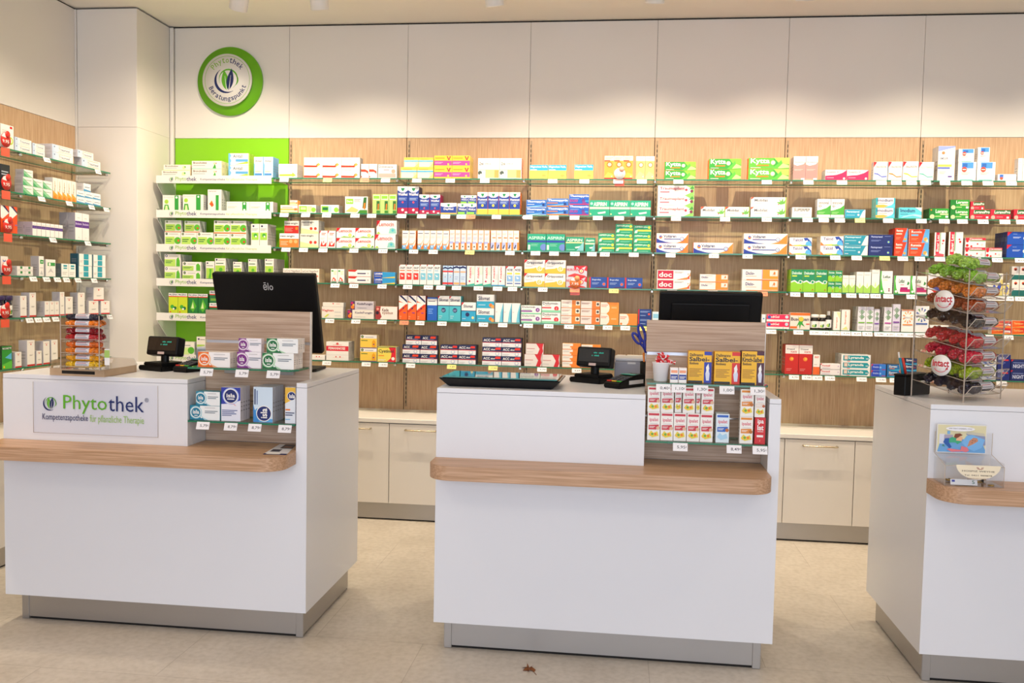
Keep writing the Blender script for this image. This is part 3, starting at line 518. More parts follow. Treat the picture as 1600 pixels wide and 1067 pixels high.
K('asp3', TC, 'jade carton, cream yellow band', '#1c9a74', 't ASPIRIN .06 .68 .9 .88 #dff2e4;r 0 .56 1 .64 #f0e6a0;q .5 .3 .8 .38 .82 .26 .55 .2 #d8f0e4;q .98 .7 .98 .04 .6 .04 #7cc0c8;l .06 .1 .5 .2 1 #8ad8bc', '#2a8a6e')
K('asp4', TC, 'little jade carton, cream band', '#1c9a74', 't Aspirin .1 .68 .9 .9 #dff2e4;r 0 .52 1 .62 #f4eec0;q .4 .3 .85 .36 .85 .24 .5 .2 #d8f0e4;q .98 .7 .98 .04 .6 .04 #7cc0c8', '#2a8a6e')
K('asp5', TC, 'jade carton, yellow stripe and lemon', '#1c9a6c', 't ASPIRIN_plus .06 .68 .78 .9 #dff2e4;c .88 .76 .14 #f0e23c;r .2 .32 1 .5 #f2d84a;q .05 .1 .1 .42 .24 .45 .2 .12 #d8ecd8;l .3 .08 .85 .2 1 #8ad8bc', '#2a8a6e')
K('grip', TC, 'white and yellow carton, red corner', 'W', 'q 0 1 0 .72 .16 1 R;t Grippostad .1 .66 .88 .88 #3c3c54;r 0 0 1 .42 #f2bc34;q 0 .42 .2 .44 .5 .42 .5 .38 0 .3 W;c .74 .38 .22 W;c .74 .36 .16 #f2c85a;t C .7 .24 .79 .46 W;l .05 .5 .4 .6 1 a', 'e', .03)
K('nuro', TC, 'silver carton, red star target', '#c8ccd8', 'q .4 .5 .5 .9 .62 .68 .95 .98 .85 .6 1 .5 1 1 .35 1 #d8202c;t NUROFEN .02 .5 .6 .74 #c8202c;c .72 .52 .24 #d8202c;c .72 .52 .15 #f8f0e0;c .72 .52 .08 #f2b83c;q .1 .1 .4 .3 .9 .1 .95 0 .1 0 #d83a3a', 'R')
K('ibu', TC, 'navy painkiller carton, red edge', '#20489c', 'r 0 0 .08 1 #d8202c;t Ibuprofen .16 .66 .66 .84 #c8d4f0;l .16 .34 .56 .56 2 #98b0e0;c .84 .36 .12 #e8502c;c .84 .36 .2 #3a64bc;c .84 .36 .12 #f0603c;q 0 0 .3 0 .5 .1 1 .12 1 0 #4a1c5a', 'N')
K('ibu2', TC, 'dark blue carton by the display', '#1c3a84', 'r 0 0 .08 1 #d8202c;l .16 .6 .86 .84 2 #98b0e0;c .82 .4 .13 #f0502c;l .16 .2 .56 .36 1 #98b0e0', 'N')
K('dolv', TC, 'white carton, violet round seal', 'W', 't Dolormin .05 .7 .7 .92 #50555a;r 0 .26 .55 .42 #8a4a9c;c .82 .5 .24 #8a4a9c;t 4 .8 .38 .85 .62 W;r 0 .0 1 .16 #8ed8b0;l .05 .5 .5 .6 1 #7ac8a0', '#a8dcc0')
K('dolx', TC, 'white carton, red round seal', 'W', 't Dolormin .05 .7 .85 .92 #50555a;l .15 .58 .45 .66 1 H;r 0 .36 .5 .48 #d8343c;c .78 .36 .21 #e02c34;t i .77 .26 .79 .46 W;r 0 0 1 .2 #8ed8b0', '#a8dcc0')
K('ora3', TC, 'white orange carton with lettered square', '#efe8e0', 'r .56 0 1 1 #f58a2c;r .76 .35 .98 .92 #f2ead8;c .87 .64 .17 #4a443c;l .05 .6 .5 .86 2 #c8a090;r 0 0 1 .06 O;l .05 .2 .4 .35 1 a', 'E')
K('oraB', TC, 'pale grey orange carton, high stack', '#e8ded8', 'r .58 0 1 1 #f07a28;r .8 .35 .98 .9 #e8e0d0;c .89 .62 .16 #4a443c;l .05 .6 .5 .86 2 #b08878;r 0 0 1 .06 O', 'E')
K('orap', TC, 'orange carton with white curved side', '#f79430', 'q 0 0 .34 0 .46 .2 .5 .5 .46 .8 .34 1 0 1 #f2e8dc;l .04 .6 .4 .84 2 #e0826a;r .6 .46 .88 .6 #f8b878', 'o')
K('oraq', TC, 'single orange carton, white curve', '#f28a2c', 'q 0 0 .4 0 .5 .2 .54 .5 .5 .8 .4 1 0 1 #f2e8dc;l .04 .55 .4 .84 2 #e0826a;c .1 .12 .1 O', 'o')
K('ribb', TC, 'white carton with red ribbon end', '#e6e0dc', 'q .58 1 .98 1 .94 .6 .98 .3 .9 0 .66 0 .78 .5 #d21e28;l .05 .5 .5 .62 1 #c87a7a;l .05 .2 .4 .3 1 a', '#a83030')
K('para', TC, 'orange white carton, notched edge', '#f2ece4', 'q .5 0 1 0 1 1 .58 1 .58 .6 .42 .55 .42 .35 .5 .3 #f5882a;l .05 .55 .45 .86 3 a;r 0 0 1 .08 O', 'o')
K('cita', TC, 'small white carton with red word', 'W', 't vitas .1 .5 .9 .85 #d8303a;r 0 .1 1 .3 #d8303a', 'a')
K('turb', TC, 'white carton with faint red name', 'P', 't Turixinen .1 .3 .9 .6 #e08a7a;l .3 .75 .6 .85 1 E;r .7 .8 1 1 O', 'a')
# fifth bay
def kyt(g1, g2): return 'r .62 0 1 1 #2f9a3a;q .62 1 .75 .5 1 .4 1 1 %s;q .55 0 .7 .4 .8 .8 .86 .3 1 .05 1 0 #57b83a;q .72 .05 .84 .5 1 .3 1 .1 #d8e88a;t Kytta .05 .36 .52 .95 W;r .2 .26 .5 .36 O;c .6 .56 .2 #f0d8a8;c .6 .56 .14 W;l .05 .08 .3 .18 1 W' % g2
K('kyt1', OC, 'bright green salve carton, small', '#2f9a34', kyt('', '#8ac83a'), '#f08a2a', .028)
K('kyt2', OC, 'bright green salve carton, medium', '#2f9a34', kyt('', '#7cc43a'), '#f08a2a', .022)
K('kyt3', OC, 'light green salve carton, largest', '#5cb038', kyt('', '#a8d858'), '#f08a2a', .03)
K('trau', OC, 'white carton, crimson name, thistle', 'W', 'q .72 0 .9 .3 .92 .7 .76 1 1 1 1 0 #86bf5a;t Traumaplant .05 .5 .74 .86 #c8283c;c .78 .58 .13 #d83a4c;r .06 .3 .32 .44 #e07a84;c .93 .45 .15 #7a2a4a;q .85 .6 .95 .98 1 .7 #3f8a3a;l .06 .1 .5 .2 1 a', 'a', .05)
K('mob1', OC, 'white carton, palm leaves, short', 'W', 'q 0 1 0 .7 .15 1 H;t Mobilat .08 .52 .58 .8 #5a5a60;q .64 .45 .8 .5 .72 .9 .84 .55 .9 .95 .9 .5 1 .7 .94 .3 .82 .25 #6ab04a;r .97 0 1 1 g;c .73 .3 .07 #c83a2a;l .08 .34 .4 .42 1 L', 'a')
K('mob2', OC, 'long white carton, palm leaves', 'W', 'q 0 1 0 .75 .09 1 H;t Mobilat .1 .55 .48 .84 #6a6a70;q .72 .5 .83 .55 .77 .9 .86 .6 .9 .95 .92 .55 .98 .8 .96 .35 .84 .25 #6ab04a;r .97 0 1 1 g;c .78 .28 .06 #c83a2a;l .1 .36 .32 .44 1 L', 'a')
K('vol1', OC, 'white carton, orange corner, short', 'W', 'q .62 0 1 0 1 .95 .92 .6 .8 .2 #f07a24;q 0 0 .5 0 .3 .1 .1 .3 0 .5 #20389c;t Voltaren .22 .55 .62 .85 #26306a;r .24 .36 .76 .44 #20389c;c .8 .42 .21 #20389c;c .8 .42 .15 W;c .8 .42 .07 b;c .13 .62 .17 O;c .13 .68 .1 #3a6ac0;l .24 .46 .46 .52 1 #c83a5a', 'H')
K('vol2', OC, 'white carton, orange corner, single', 'W', 'q .62 0 1 0 1 .95 .9 .6 .8 .2 #f58c34;q 0 0 .5 0 .3 .1 .1 .3 0 .5 #20389c;t Voltaren .2 .55 .54 .85 #26306a;r .22 .36 .76 .44 #20389c;c .82 .42 .21 #20389c;c .82 .42 .15 W;c .82 .42 .07 b;c .14 .62 .17 O;c .14 .68 .1 #3a6ac0;l .22 .46 .4 .52 1 #c83a5a', 'H', .02)
K('vol3', OC, 'white carton, orange corner, longest', 'W', 'q .62 0 1 0 1 .95 .9 .6 .8 .2 #f58c34;q 0 0 .5 0 .3 .1 .1 .3 0 .5 #20389c;t Voltaren .2 .55 .5 .85 #26306a;r .2 .36 .74 .44 #20389c;c .78 .42 .2 #20389c;c .78 .42 .15 W;c .78 .42 .07 b;c .13 .62 .16 O;c .13 .68 .1 #3a6ac0;l .2 .46 .36 .52 1 #c83a5a', 'P', .02)
K('docs', OC, 'white carton, crimson block name', 'W', 'r .02 .08 .49 .94 #c2183c;t doc .06 .26 .44 .78 W;l .52 .7 .8 .88 2 A;q .58 0 .95 .3 1 .8 1 .4 .9 .05 #f58a28;c .93 .6 .06 #f0823c;q .9 .1 .95 .5 .98 .1 #e04a1e', 'a')
K('dic1', OC, 'short white orange carton, runner', '#f4ece4', 'r .56 .1 1 1 #f58c2c;r .76 .38 .98 .92 #e8ddd4;q .85 .45 .88 .75 .9 .85 .93 .7 .9 .45 .88 .6 O;t Diclo- .06 .5 .3 .74 #3a3c7c;l .2 .8 .45 .88 1 S;r 0 0 1 .08 O', 'a')
K('dic2', OC, 'long white orange carton, runner', '#f4ece4', 'r .56 .12 1 1 #f7992f;r .76 .4 .98 .94 #e8ddd4;q .84 .45 .87 .75 .89 .85 .92 .7 .9 .45 .88 .6 O;t Diclo- .1 .5 .34 .8 #3a3c7c;l .1 .36 .4 .44 1 S;r .12 0 1 .08 O;r .54 .12 .56 1 #b8a8d0', 'a')
K('medi', OC, 'crimson and white tube carton', '#ee2a58', 'r 0 0 1 .28 W;t MediGel .06 .5 .55 .82 W;c .12 .6 .22 #3a52b0;c .88 .66 .22 #c8dcec;c .74 .14 .05 T;l .3 .1 .6 .18 1 a', 'W')
K('pale', TC, 'pale blue carton beside monitor', '#dcecf4', 'r .1 .55 .9 .85 #8cc8e4;l .1 .2 .8 .4 1 b', 'a')
K('pall', TC, 'tiny blue white carton edge', '#e4eef4', 'c .5 .7 .2 #2a7ac0;c .5 .3 .16 #1f4fa8', 'a')
# sixth bay
K('soml', SC, 'tall pink and white carton', '#f08c86', 'q 0 1 0 .66 .3 .6 .8 .66 1 .76 1 1 #fbf2ec;t Soventol .08 .72 .92 .8 #e87a78;l .08 .4 .8 .48 2 #f8c0b8;r .65 .0 .95 .08 W;r 0 0 .6 .05 S', 'a')
K('somf', TC, 'flat white crimson carton', '#c8245c', 'q 0 1 0 .42 .5 .5 .8 .7 1 .96 W;t Soventol_H .06 .66 .62 .88 #c83a5a;l .06 .2 .4 .34 1 #f0a0b8;c .88 .16 .1 W', 'a')
def dco(c, n): return 'q 0 1 0 .68 .24 .98 R;t %s .14 .66 .9 .78 %s;q .05 .4 .3 .38 .6 .22 .95 .24 .95 .18 .6 .16 .3 .3 .05 .34 %s;l .14 .52 .7 .56 1 a;r 0 0 1 .03 a' % (n, '#d8504a' if c != '#5ab4a4' else '#4aa08c', c)
K('dul1', TC, 'white carton, red corner, blue wave', 'W', dco('#5a6cc4', 'ORALPADON'), 'a')
K('dul2', TC, 'white carton, red corner, orange wave', 'W', dco('#f0823c', 'ORALPADON'), 'a')
K('dul3', TC, 'white carton, red corner, yellow wave', 'W', dco('#e8d84a', 'ORALPADON'), 'a')
K('dul4', TC, 'white carton, red corner, teal wave', 'W', dco('#5ab4a4', 'ELOTRANS'), 'a')
K('supe', OC, 'silver white low carton, black name', '#ece8e2', 't SUPERPEP .1 .6 .9 .9 #5a544e;l .2 .2 .8 .44 2 a', 'a', .03)
K('inno', TC, 'white green swoosh square carton', 'W', 't innoval .12 .72 .85 .88 #7a746e;t RD+ .12 .55 .34 .68 #5a544e;q 0 .16 0 .38 .3 .42 .7 .52 1 .68 1 .16 #4aa83c;l .1 .22 .6 .34 2 #a8d890;r 0 .0 1 .1 P', 'a', .03)
K('perb', OC, 'flat turquoise white carton', '#2a9cbc', 'q .72 0 1 0 1 1 .88 .8 W;t Perenterol .08 .62 .7 .86 #d8f0f4;l .08 .3 .5 .44 1 #a8dce8;c .66 .36 .12 W', 'a')
K('imo1', OC, 'turquoise orange carton, navy script', '#f4f0e8', 'q 0 1 0 0 .1 0 .1 1 #2aa8b4;t Imodium .06 .62 .88 .9 #2a3470;q 0 .3 .4 .34 .9 .1 .9 .02 0 .05 #f5b04a;q .4 .05 .8 .3 1 .6 1 0 #5ac8dc;r .92 .4 1 1 #3ab4c4;l .06 .46 .6 .54 1 #e89040', '#7cc8c4', .022)
K('imo2', OC, 'flat turquoise carton, navy script', '#5cc8d8', 't Imodium .06 .55 .7 .88 #2a3470;l .06 .36 .4 .46 1 #2a4a90;q .1 .05 .6 .26 1 .1 1 .3 .7 .4 .2 .2 #a8e4ec;q .7 1 1 1 1 .6 .86 .8 #e8f4f0', '#7cc8c4', .022)
K('talc1', OC, 'white carton, blue wave, rainbow', 'W', 't Talcid .15 .56 .58 .88 #5a4a8a;q .62 .95 .8 .98 .98 .5 1 0 .88 .3 .8 .7 .7 .6 #2a4aa8;q .75 .5 .9 .6 1 .1 1 0 .7 .1 #58b0e8;q 0 .3 .15 .05 .5 0 0 0 #f07a34;q .15 .1 .5 .16 .75 .02 .3 0 #f2e04a;q .5 .1 .72 .14 .86 .02 .5 0 #8ac84a', '#ece0d4')
K('talc2', OC, 'longer white carton, blue wave', 'W', 't Talcid .12 .56 .54 .88 #5a4a8a;q .62 .95 .8 .98 .98 .5 1 0 .88 .3 .8 .7 .7 .6 #2a4aa8;q .75 .5 .9 .6 1 .1 1 0 .7 .1 #58b0e8;q 0 .4 .15 .05 .5 0 0 0 #f07a34;q .15 .1 .5 .16 .75 .02 .3 0 #f2e04a;q .5 .1 .72 .14 .86 .02 .5 0 #8ac84a', '#f0e0d0', .02)
K('pan1', OC, 'teal and white stomach carton', '#2492ac', 'q .72 0 1 0 1 .98 .9 .9 #eef0e4;t Pantoprazol .05 .68 .72 .9 #d0ecf2;l .05 .44 .5 .58 1 #a0d4e0;c .64 .32 .1 W;l .05 .14 .2 .24 1 W', 'a')
K('pan2', OC, 'navy stomach carton, green dot', '#1c2c6c', 't Pantoprazol .1 .66 .56 .88 #b8c4f0;l .1 .36 .5 .54 2 #8090c8;c .82 .3 .13 #2a5ac8;c .82 .3 .08 #b4e86a;l .65 .82 .9 .9 1 #8090c8', 'N')
K('ren1', OC, 'small red orange carton, blue side', '#e8401c', 'q .62 0 .95 1 1 1 1 0 #5aa8e0;t Rennie .12 .74 .62 .9 W;r .1 .54 .55 .64 #f8c8b0;c .8 .2 .1 o;l .1 .2 .45 .4 2 #f0906a', '#d83420', .02)
K('ren2', OC, 'larger red carton, blue side', '#ea4a1e', 'q .62 0 .8 1 1 1 1 0 #5aa8e0;t Rennie .1 .72 .62 .9 W;r .1 .5 .45 .62 #58b8e8;c .82 .25 .14 o;q .82 .05 .9 .3 .96 .05 #f8e4c0;l .1 .2 .45 .38 2 #f0906a', '#efe6dc', .02)
K('dulc1', SC, 'green wave carton with swirl', '#1c8c5c', 'q 0 0 0 .46 .3 .52 .6 .42 1 .5 1 0 #8fd02c;q 0 .46 .3 .52 .6 .42 1 .5 1 .44 .6 .36 .3 .46 0 .4 W;t Dulcolax .08 .78 .92 .9 #e0f4e4;r .1 .68 .5 .73 #d8e84a;c .8 .44 .16 W;c .8 .44 .11 #1c9c6c;c .82 .1 .05 R', '#9ad02c', .03)
K('dulc2', TC, 'tiny green wave carton', '#1c8c5c', 'q 0 0 0 .46 .3 .56 .6 .42 1 .52 1 0 #8fd02c;t Dulcolax .08 .72 .92 .9 #e0f4e4;c .75 .46 .15 W;c .75 .46 .1 #1c9c6c;c .7 .12 .07 R', '#9ad02c')
K('drop1', SC, 'short white carton with leaf drop', '#f2f4e4', 'q 0 0 0 .5 .5 .3 1 .5 1 0 #a8d858;q .5 .6 .36 .36 .5 .26 .64 .36 L;l .1 .8 .85 .9 1 a;c .5 .34 .1 #f8f8d8', 'a')
K('drop2', SC, 'taller white carton with leaf drop', '#f4f4e8', 'q 0 0 0 .36 .5 .2 1 .4 1 0 #a8d858;q .5 .5 .36 .28 .5 .2 .64 .28 L;l .1 .84 .85 .92 1 a;c .5 .26 .1 #f8f8d8', 'a')
K('lef1', SC, 'white carton, green curved edge', 'W', 'q 0 1 0 0 .38 0 .2 .3 .08 .7 .1 1 #4ab83a;t Lefax .22 .68 .84 .8 #3a6a4a;l .24 .58 .6 .64 1 L;c .74 .2 .06 #8a1838;c .74 .12 .06 #8a1838;c .14 .1 .08 W', 'a')
K('lef2', TC, 'low white carton, green edge, crimson', 'W', 'q 0 1 0 0 .3 0 .15 .3 .08 .7 .12 1 #4ab83a;t Lefax .3 .6 .66 .82 #3a6a4a;l .4 .48 .62 .55 1 M;r .38 .1 1 .26 #c8246a;r .4 .2 .85 .36 #a8186a;q .8 .5 .86 .7 .96 .6 .9 .5 #2a8a3a;c .14 .12 .08 W', 'a')
K('busc', TC, 'orange carton with palm cross', '#f4e4d8', 'r 0 .84 1 1 #f0701c;t Buscopan .04 .46 .94 .72 #2a2a30;q .3 .1 .45 .5 .4 .8 .55 .5 .7 .7 .62 .4 .75 .15 .55 .3 .5 0 .45 .3 #3aa83c;c .55 .62 .14 #f2c83c;r 0 .06 .36 .18 #f0701c;r .8 .3 .98 .36 H', 'a')
K('iber1', SC, 'slim white carton, upright orange word', '#f6f2e8', 'T Iberogast .36 .12 .6 .7 #e8602c;q .4 .96 .9 .96 .9 .6 #e8ecb0;r .96 0 1 1 L', 'a')
K('iber2', SC, 'taller white carton, upright orange word', '#f6f0e8', 'T Iberogast .36 .3 .6 .92 #ea7038;q .1 .05 .6 .2 .8 .04 #e0e48a;r .8 .1 1 .95 #f4e4d4', 'a')
def leafs(c): return 'r .12 .6 .88 .98 #e4e0ea;'+''.join('q %f %f %f %f %f %f #3f8a2c;' % (.5, .66+dz, .5+a-.05, .78+dz+.1*(1-abs(a)*2), .5+a+.06, .77+dz+.1*(1-abs(a)*2)) for dz in (.0, -.2) for a in (-.34, -.17, 0, .17, .34))+'r .1 .32 .9 .37 %s;l .15 .1 .8 .26 2 #c8c8c8' % c
K('leaf1', SC, 'white carton, leaf fan, green line', '#efedf2', leafs('#7ab83c'), 'a', .03)
K('leaf2', SC, 'narrow lilac carton, leaf fan', '#dcd6e8', leafs('#6a3a9a'), 'a', .03)
K('leaf3', SC, 'white carton, leaf fan, magenta line', '#efedf2', leafs('#b83c9a'), 'a', .03)
K('leaf4', SC, 'tallest lilac carton, leaf fan', '#dcd4e8', leafs('#7a3a9a'), 'a', .03)
def suns(c, c2): return ''.join('q %f %f %f %f %f %f %s;' % (.5+.16*math.cos(a), .66+.12*math.sin(a), .5+.4*math.cos(a-.14), .66+.27*math.sin(a-.14), .5+.4*math.cos(a+.14), .66+.27*math.sin(a+.14), c if i % 3 else c2) for i, a in enumerate([k*math.pi/5+.3 for k in range(10)]))+'r .1 .3 .9 .35 %s;l .15 .64 .85 .69 1 A' % c
K('sun1', SC, 'white carton, orange sun rays', '#f6f2ec', suns('#f08c2c', '#f2b04a')+';r 0 .96 1 1 O', 'a', .03)
K('sun2', SC, 'white carton, blue green rays', '#f4f4f4', suns('#2a5aa8', '#5aa84a'), 'a', .03)
K('sun3', TC, 'white carton, lime green corner', '#f2f2ee', 'q .4 0 1 0 1 .2 #8ad02c;l .1 .6 .6 .8 2 a', 'a')
K('doct', SC, 'red carton with orange blossom', '#c8241c', 'r 0 .7 1 1 #f2ece8;t Doppel .12 .82 .7 .88 #4a4a5a;t FORTE .4 .73 .85 .79 #c8403c;c .48 .52 .16 #f08a2c;c .52 .53 .08 #f6c04a;l .1 .12 .5 .22 2 #e88a80', '#a81c18')
K('dosm', SC, 'small white carton, orange foot', '#f4eee8', 'r 0 0 1 .4 #ee6a28;t SNUP .2 .84 .8 .94 #e8502c;l .15 .5 .6 .58 1 a', 'a')
K('fenf', OC, 'flat white carton, red corner, violet', '#efeaea', 'q 0 1 0 .6 .08 1 R;t Fenistil .08 .5 .48 .78 #d8505a;l .08 .2 .5 .34 1 #b0a8c8;c .9 .56 .1 #c8a8d0;r 0 0 1 .05 A', 'a')
K('lyra', OC, 'white framed turquoise tube carton', 'W', 'q .06 .14 .06 .88 .9 .88 .97 .5 .9 .14 #1c98a4;t Lyranda .25 .3 .78 .76 W;r .1 .3 .22 .85 #d8b8a8;r .12 .4 .2 .62 #e8d8cc;l .84 .4 .94 .6 1 W;r .2 .04 .3 .12 #d84a4a', 'a')
K('blip', OC, 'royal blue carton, red tip', '#1f48c0', 'q 0 1 0 .6 .14 1 R;t Vividrin .1 .4 .5 .7 #b8c8f4;r .55 0 1 1 #2f7ad4;c .62 .5 .16 #8ab8f0;r .72 .1 .98 .2 M', 'a')
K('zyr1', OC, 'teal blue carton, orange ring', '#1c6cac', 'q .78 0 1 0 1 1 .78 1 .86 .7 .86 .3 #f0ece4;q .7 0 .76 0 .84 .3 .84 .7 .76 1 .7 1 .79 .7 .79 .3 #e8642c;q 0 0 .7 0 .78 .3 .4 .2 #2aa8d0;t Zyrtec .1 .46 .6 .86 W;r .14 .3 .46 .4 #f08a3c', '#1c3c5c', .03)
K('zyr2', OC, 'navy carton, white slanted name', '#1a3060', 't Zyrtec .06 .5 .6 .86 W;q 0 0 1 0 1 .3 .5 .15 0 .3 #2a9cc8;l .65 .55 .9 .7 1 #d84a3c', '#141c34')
# last bay
K('emse', SC, 'tall white carton, yellow blue bands', 'W', 'q 0 1 0 .84 .3 .88 1 .96 1 1 #8a9adc;c .3 .8 .1 #f08050;t EMSER .1 .6 .6 .68 #6a6a7c;r 0 .4 .82 .47 #ecdf5e;r 0 .34 .72 .39 #5a6cc0;l .1 .2 .5 .28 2 S;r .62 .1 .86 .14 #5a3a8c', 'a')
K('doup', TC, 'white carton, blue top corner', 'W', 'r .22 .68 .94 .98 #4a90d8;r .3 .72 .6 .9 #2a62b0;c .36 .62 .15 #ee4a34;r .26 .6 .46 .64 W;l .2 .36 .7 .5 2 A;r .2 .02 .84 .07 #5ac4b4', 'a')
K('doui', TC, 'white carton, blue top, at front', 'W', 'r .2 .66 .84 .98 #4a90d8;r .25 .72 .5 .92 #2a62b0;c .34 .6 .15 #ee4a34;r .24 .58 .44 .62 W;l .18 .34 .66 .48 2 A;r .1 .02 .84 .07 #5ac4b4', 'a')
K('flat', OC, 'flat white carton, small blue square', 'W', 'r .1 .3 .3 .95 #3a6cc0;c .2 .35 .22 #ee5a34;l .4 .6 .9 .75 1 a', 'a')
K('wcol', SC, 'plain white cartons at picture edge', '#f0ece4', 'l .1 .7 .8 .9 2 a', 'a')
K('lor1', OC, 'green carton, white name, top two', '#2f9a34', 'r 0 0 .3 1 #1c7a2c;t Lorano .3 .6 .92 .9 W;r .52 .4 .92 .52 #e8e4b0;c .16 .2 .22 #c8dca0;l .3 .2 .6 .34 1 L;r .82 .1 .95 .3 W', '#1c5a24', .02)
K('lorg', OC, 'green carton, white name, flat pile', '#2f9a34', 'r 0 0 .3 1 #1c7a2c;t Lorano .32 .55 .92 .9 W;r .55 .38 .95 .5 #e8e4b0;c .16 .2 .22 #c8dca0;l .3 .2 .6 .34 1 L;r .82 .1 .95 .3 W;c .1 .84 .07 O', '#1c5a24', .025)
K('lor2', OC, 'red carton with green name band', '#d8243c', 'q .16 .5 .2 .95 1 .95 1 .5 #1c6a34;t LoranoPro .2 .58 .98 .88 W;c .14 .2 .2 #e8b0a0;l .3 .2 .62 .34 1 #f0a0a8;r .8 .08 .92 .28 W', '#a81c30')
K('tarl', SC, 'slim white carton, upright red band', '#efece8', 'r .14 .1 .46 1 #d82440;T Buer_Lec .2 .2 .4 .9 W;r .5 .24 .56 1 #4aa85a;c .8 .66 .1 R;c .74 .54 .06 R;q 0 0 .3 .14 .9 .1 .9 0 #e05060', '#8a6a4a')
K('tarm', SC, 'tall white carton, upright red band', '#efece8', 'r .1 .1 .4 1 #d82440;T Buer_Lec .15 .2 .35 .9 W;r .42 .24 .48 1 #4aa85a;c .8 .6 .08 R;c .74 .7 .06 R;q 0 0 .3 .12 .9 .08 .9 0 #e05060', '#8a6a4a')
K('cane', OC, 'white carton, red top, hearts', '#f2eeea', 'r 0 .74 1 1 #d82a40;t Canesten .2 .78 .95 .96 W;c .1 .66 .14 R;c .1 .2 .14 R;c .6 .36 .08 R;r .22 .66 1 .72 #4aa85a;c .82 .3 .12 #d8d4d0;c .3 .12 .1 R', 'a')
K('blue', OC, 'royal blue carton, white flower', '#1c50b4', 'q 0 1 0 .66 .26 1 #d8203c;l .3 .5 .7 .64 2 #c8d8f8;c .92 .5 .13 #e8f0e0;c .92 .5 .06 #c8b83c;r .85 0 1 1 #2a8ad4;c .92 .5 .14 #e8f0e0;l .3 .8 .5 .88 1 #8aa8e8', '#16306c', .018)
K('frei', TC, 'white carton behind sweets rack', '#ece8f0', 'q .1 .3 .5 .6 .9 .3 .9 .1 #2a4ac0;q .1 .25 .9 .05 .5 .05 R;l .1 .7 .6 .8 1 a', '#e8dcc8')
K('uniz', SC, 'yellow white carton, blue figure', '#f6f2e2', 't LINOLA .2 .86 .95 .94 #5a5a9c;q .5 0 .5 .2 .9 .75 1 .7 1 0 #ecd872;q .2 .2 .45 .5 .7 .3 .5 .12 #3a52c0;q .6 .3 .8 .6 .95 .5 .8 .2 #3a52c0', '#e8e0c8')
K('unis', SC, 'small yellow white carton, blue', '#f4f0e4', 'r .1 .1 .9 .9 #ecd872;q .2 .3 .5 .8 .8 .6 .6 .2 #3a52c0;l .1 .86 .9 .94 1 #5a5a9c', '#e8e0c8')
K('lash', SC, 'white carton, dark teal base', '#f2ece4', 'r 0 0 1 .36 #1c6a64;c .5 .78 .22 #d8562c;c .5 .74 .12 K;l .1 .46 .8 .54 1 a', '#b8b0a4', .03)
K('ther', OC, 'orange red heat-cream carton', '#f2641c', 'r .4 .3 1 .9 #e0321c;t Thermacare .08 .44 .56 .74 #f8c878;r .62 .24 .95 .56 W;l .64 .6 .95 .74 1 N;l .66 .3 .9 .48 1 R;q 0 .05 .6 .2 1 .05 1 0 0 0 #f8a43c', '#e8dccc')
K('hogg', OC, 'navy sleep carton with moon', '#1c2c6c', 't NIGHT .1 .2 .62 .56 #d0d8f4;l .1 .68 .6 .8 1 #90a0d8;c .84 .5 .2 #b8d0f0;c .76 .5 .19 #1c2c6c;q 0 1 0 .8 .12 1 R', 'N')
K('lior', OC, 'navy carton, pale name, red dash', '#1c2c7c', 't Lioran .06 .62 .5 .88 #dfe4f8;r .4 .52 .85 .64 #d8343c;l .06 .26 .6 .44 2 #8a98d8', 'N')
K('flor', TC, 'blue white carton with flower', '#dfeaf4', 'q 0 1 0 .5 .5 .1 .5 .9 #1c5ab0;c .68 .5 .42 #8a9ac8;c .68 .5 .36 #f2f2f0;c .68 .5 .24 #3a3c4c;c .68 .5 .13 #f2dc4c;c .68 .5 .06 #2a2a34', '#1c3c84')
# left wall
K('appl', TC, 'white green carton with red tab', '#f2ede4', 'r .7 .86 .9 .96 R;c .75 .35 .2 #b4d43c;c .75 .35 .12 #f0f0d8;l .1 .6 .6 .8 3 a', 'a')
def trm(): return 'r 0 0 .05 1 #b8cdec;t Traumeel .3 .34 .88 .66 #8a90a4;r .3 .8 .9 .85 #f0a878;r .3 .16 .9 .2 #f0a878;r .02 0 .2 1 #c8d8ee;c .1 .7 .1 #5a6a90'
K('tra1', OC, 'white salve carton, peach lines, doubled', 'W', trm(), '#d0cdd4')
K('tra2', OC, 'white salve carton, peach lines, lower', 'W', trm(), '#d0cdd4')
K('tra3', OC, 'long white salve carton, peach lines', 'W', trm(), '#d0cdd4')
K('tra4', OC, 'white salve carton at shelf end', 'W', trm(), '#d0cdd4')
K('tra5', OC, 'white salve carton on shelf-end pile', 'W', trm(), '#d0cdd4')
K('blak', TC, 'black carton with grey lettering', '#1c222c', 'l .1 .6 .8 .8 2 #b8c0cc;l .1 .3 .6 .4 1 #6a7890', '#1c222c')
K('nerv', TC, 'white carton with green shading', '#f0eee8', 'q 0 0 1 0 .4 .5 0 .9 #8cc89c;l .1 .62 .85 .74 1 #4a8a6a;q 0 0 .5 0 0 .5 #4aa86c', '#b4b0b4')
K('orat', SC, 'slim white carton, orange base', '#f4ece2', 'q 0 0 1 0 1 .2 0 .4 #f2a23c;q 0 0 1 0 .4 .2 #e8801c;T Magen .3 .35 .55 .85 #a8886a', 'a')
K('bluw', TC, 'little white carton, blue base', '#f4f4f4', 'q 0 0 1 0 1 .16 0 .3 #4a9ccc;l .15 .5 .85 .68 1 #4a5a7c', '#d8d4d4')
K('orbl', SC, 'orange carton, white arrow peak', '#e8501c', 'q 0 1 .5 1 1 .74 .2 .5 0 .56 W;q .2 1 .5 1 1 .8 1 .74 N;c .35 .4 .1 N;l .7 .3 .95 .38 1 #7a6ac0', 'r')
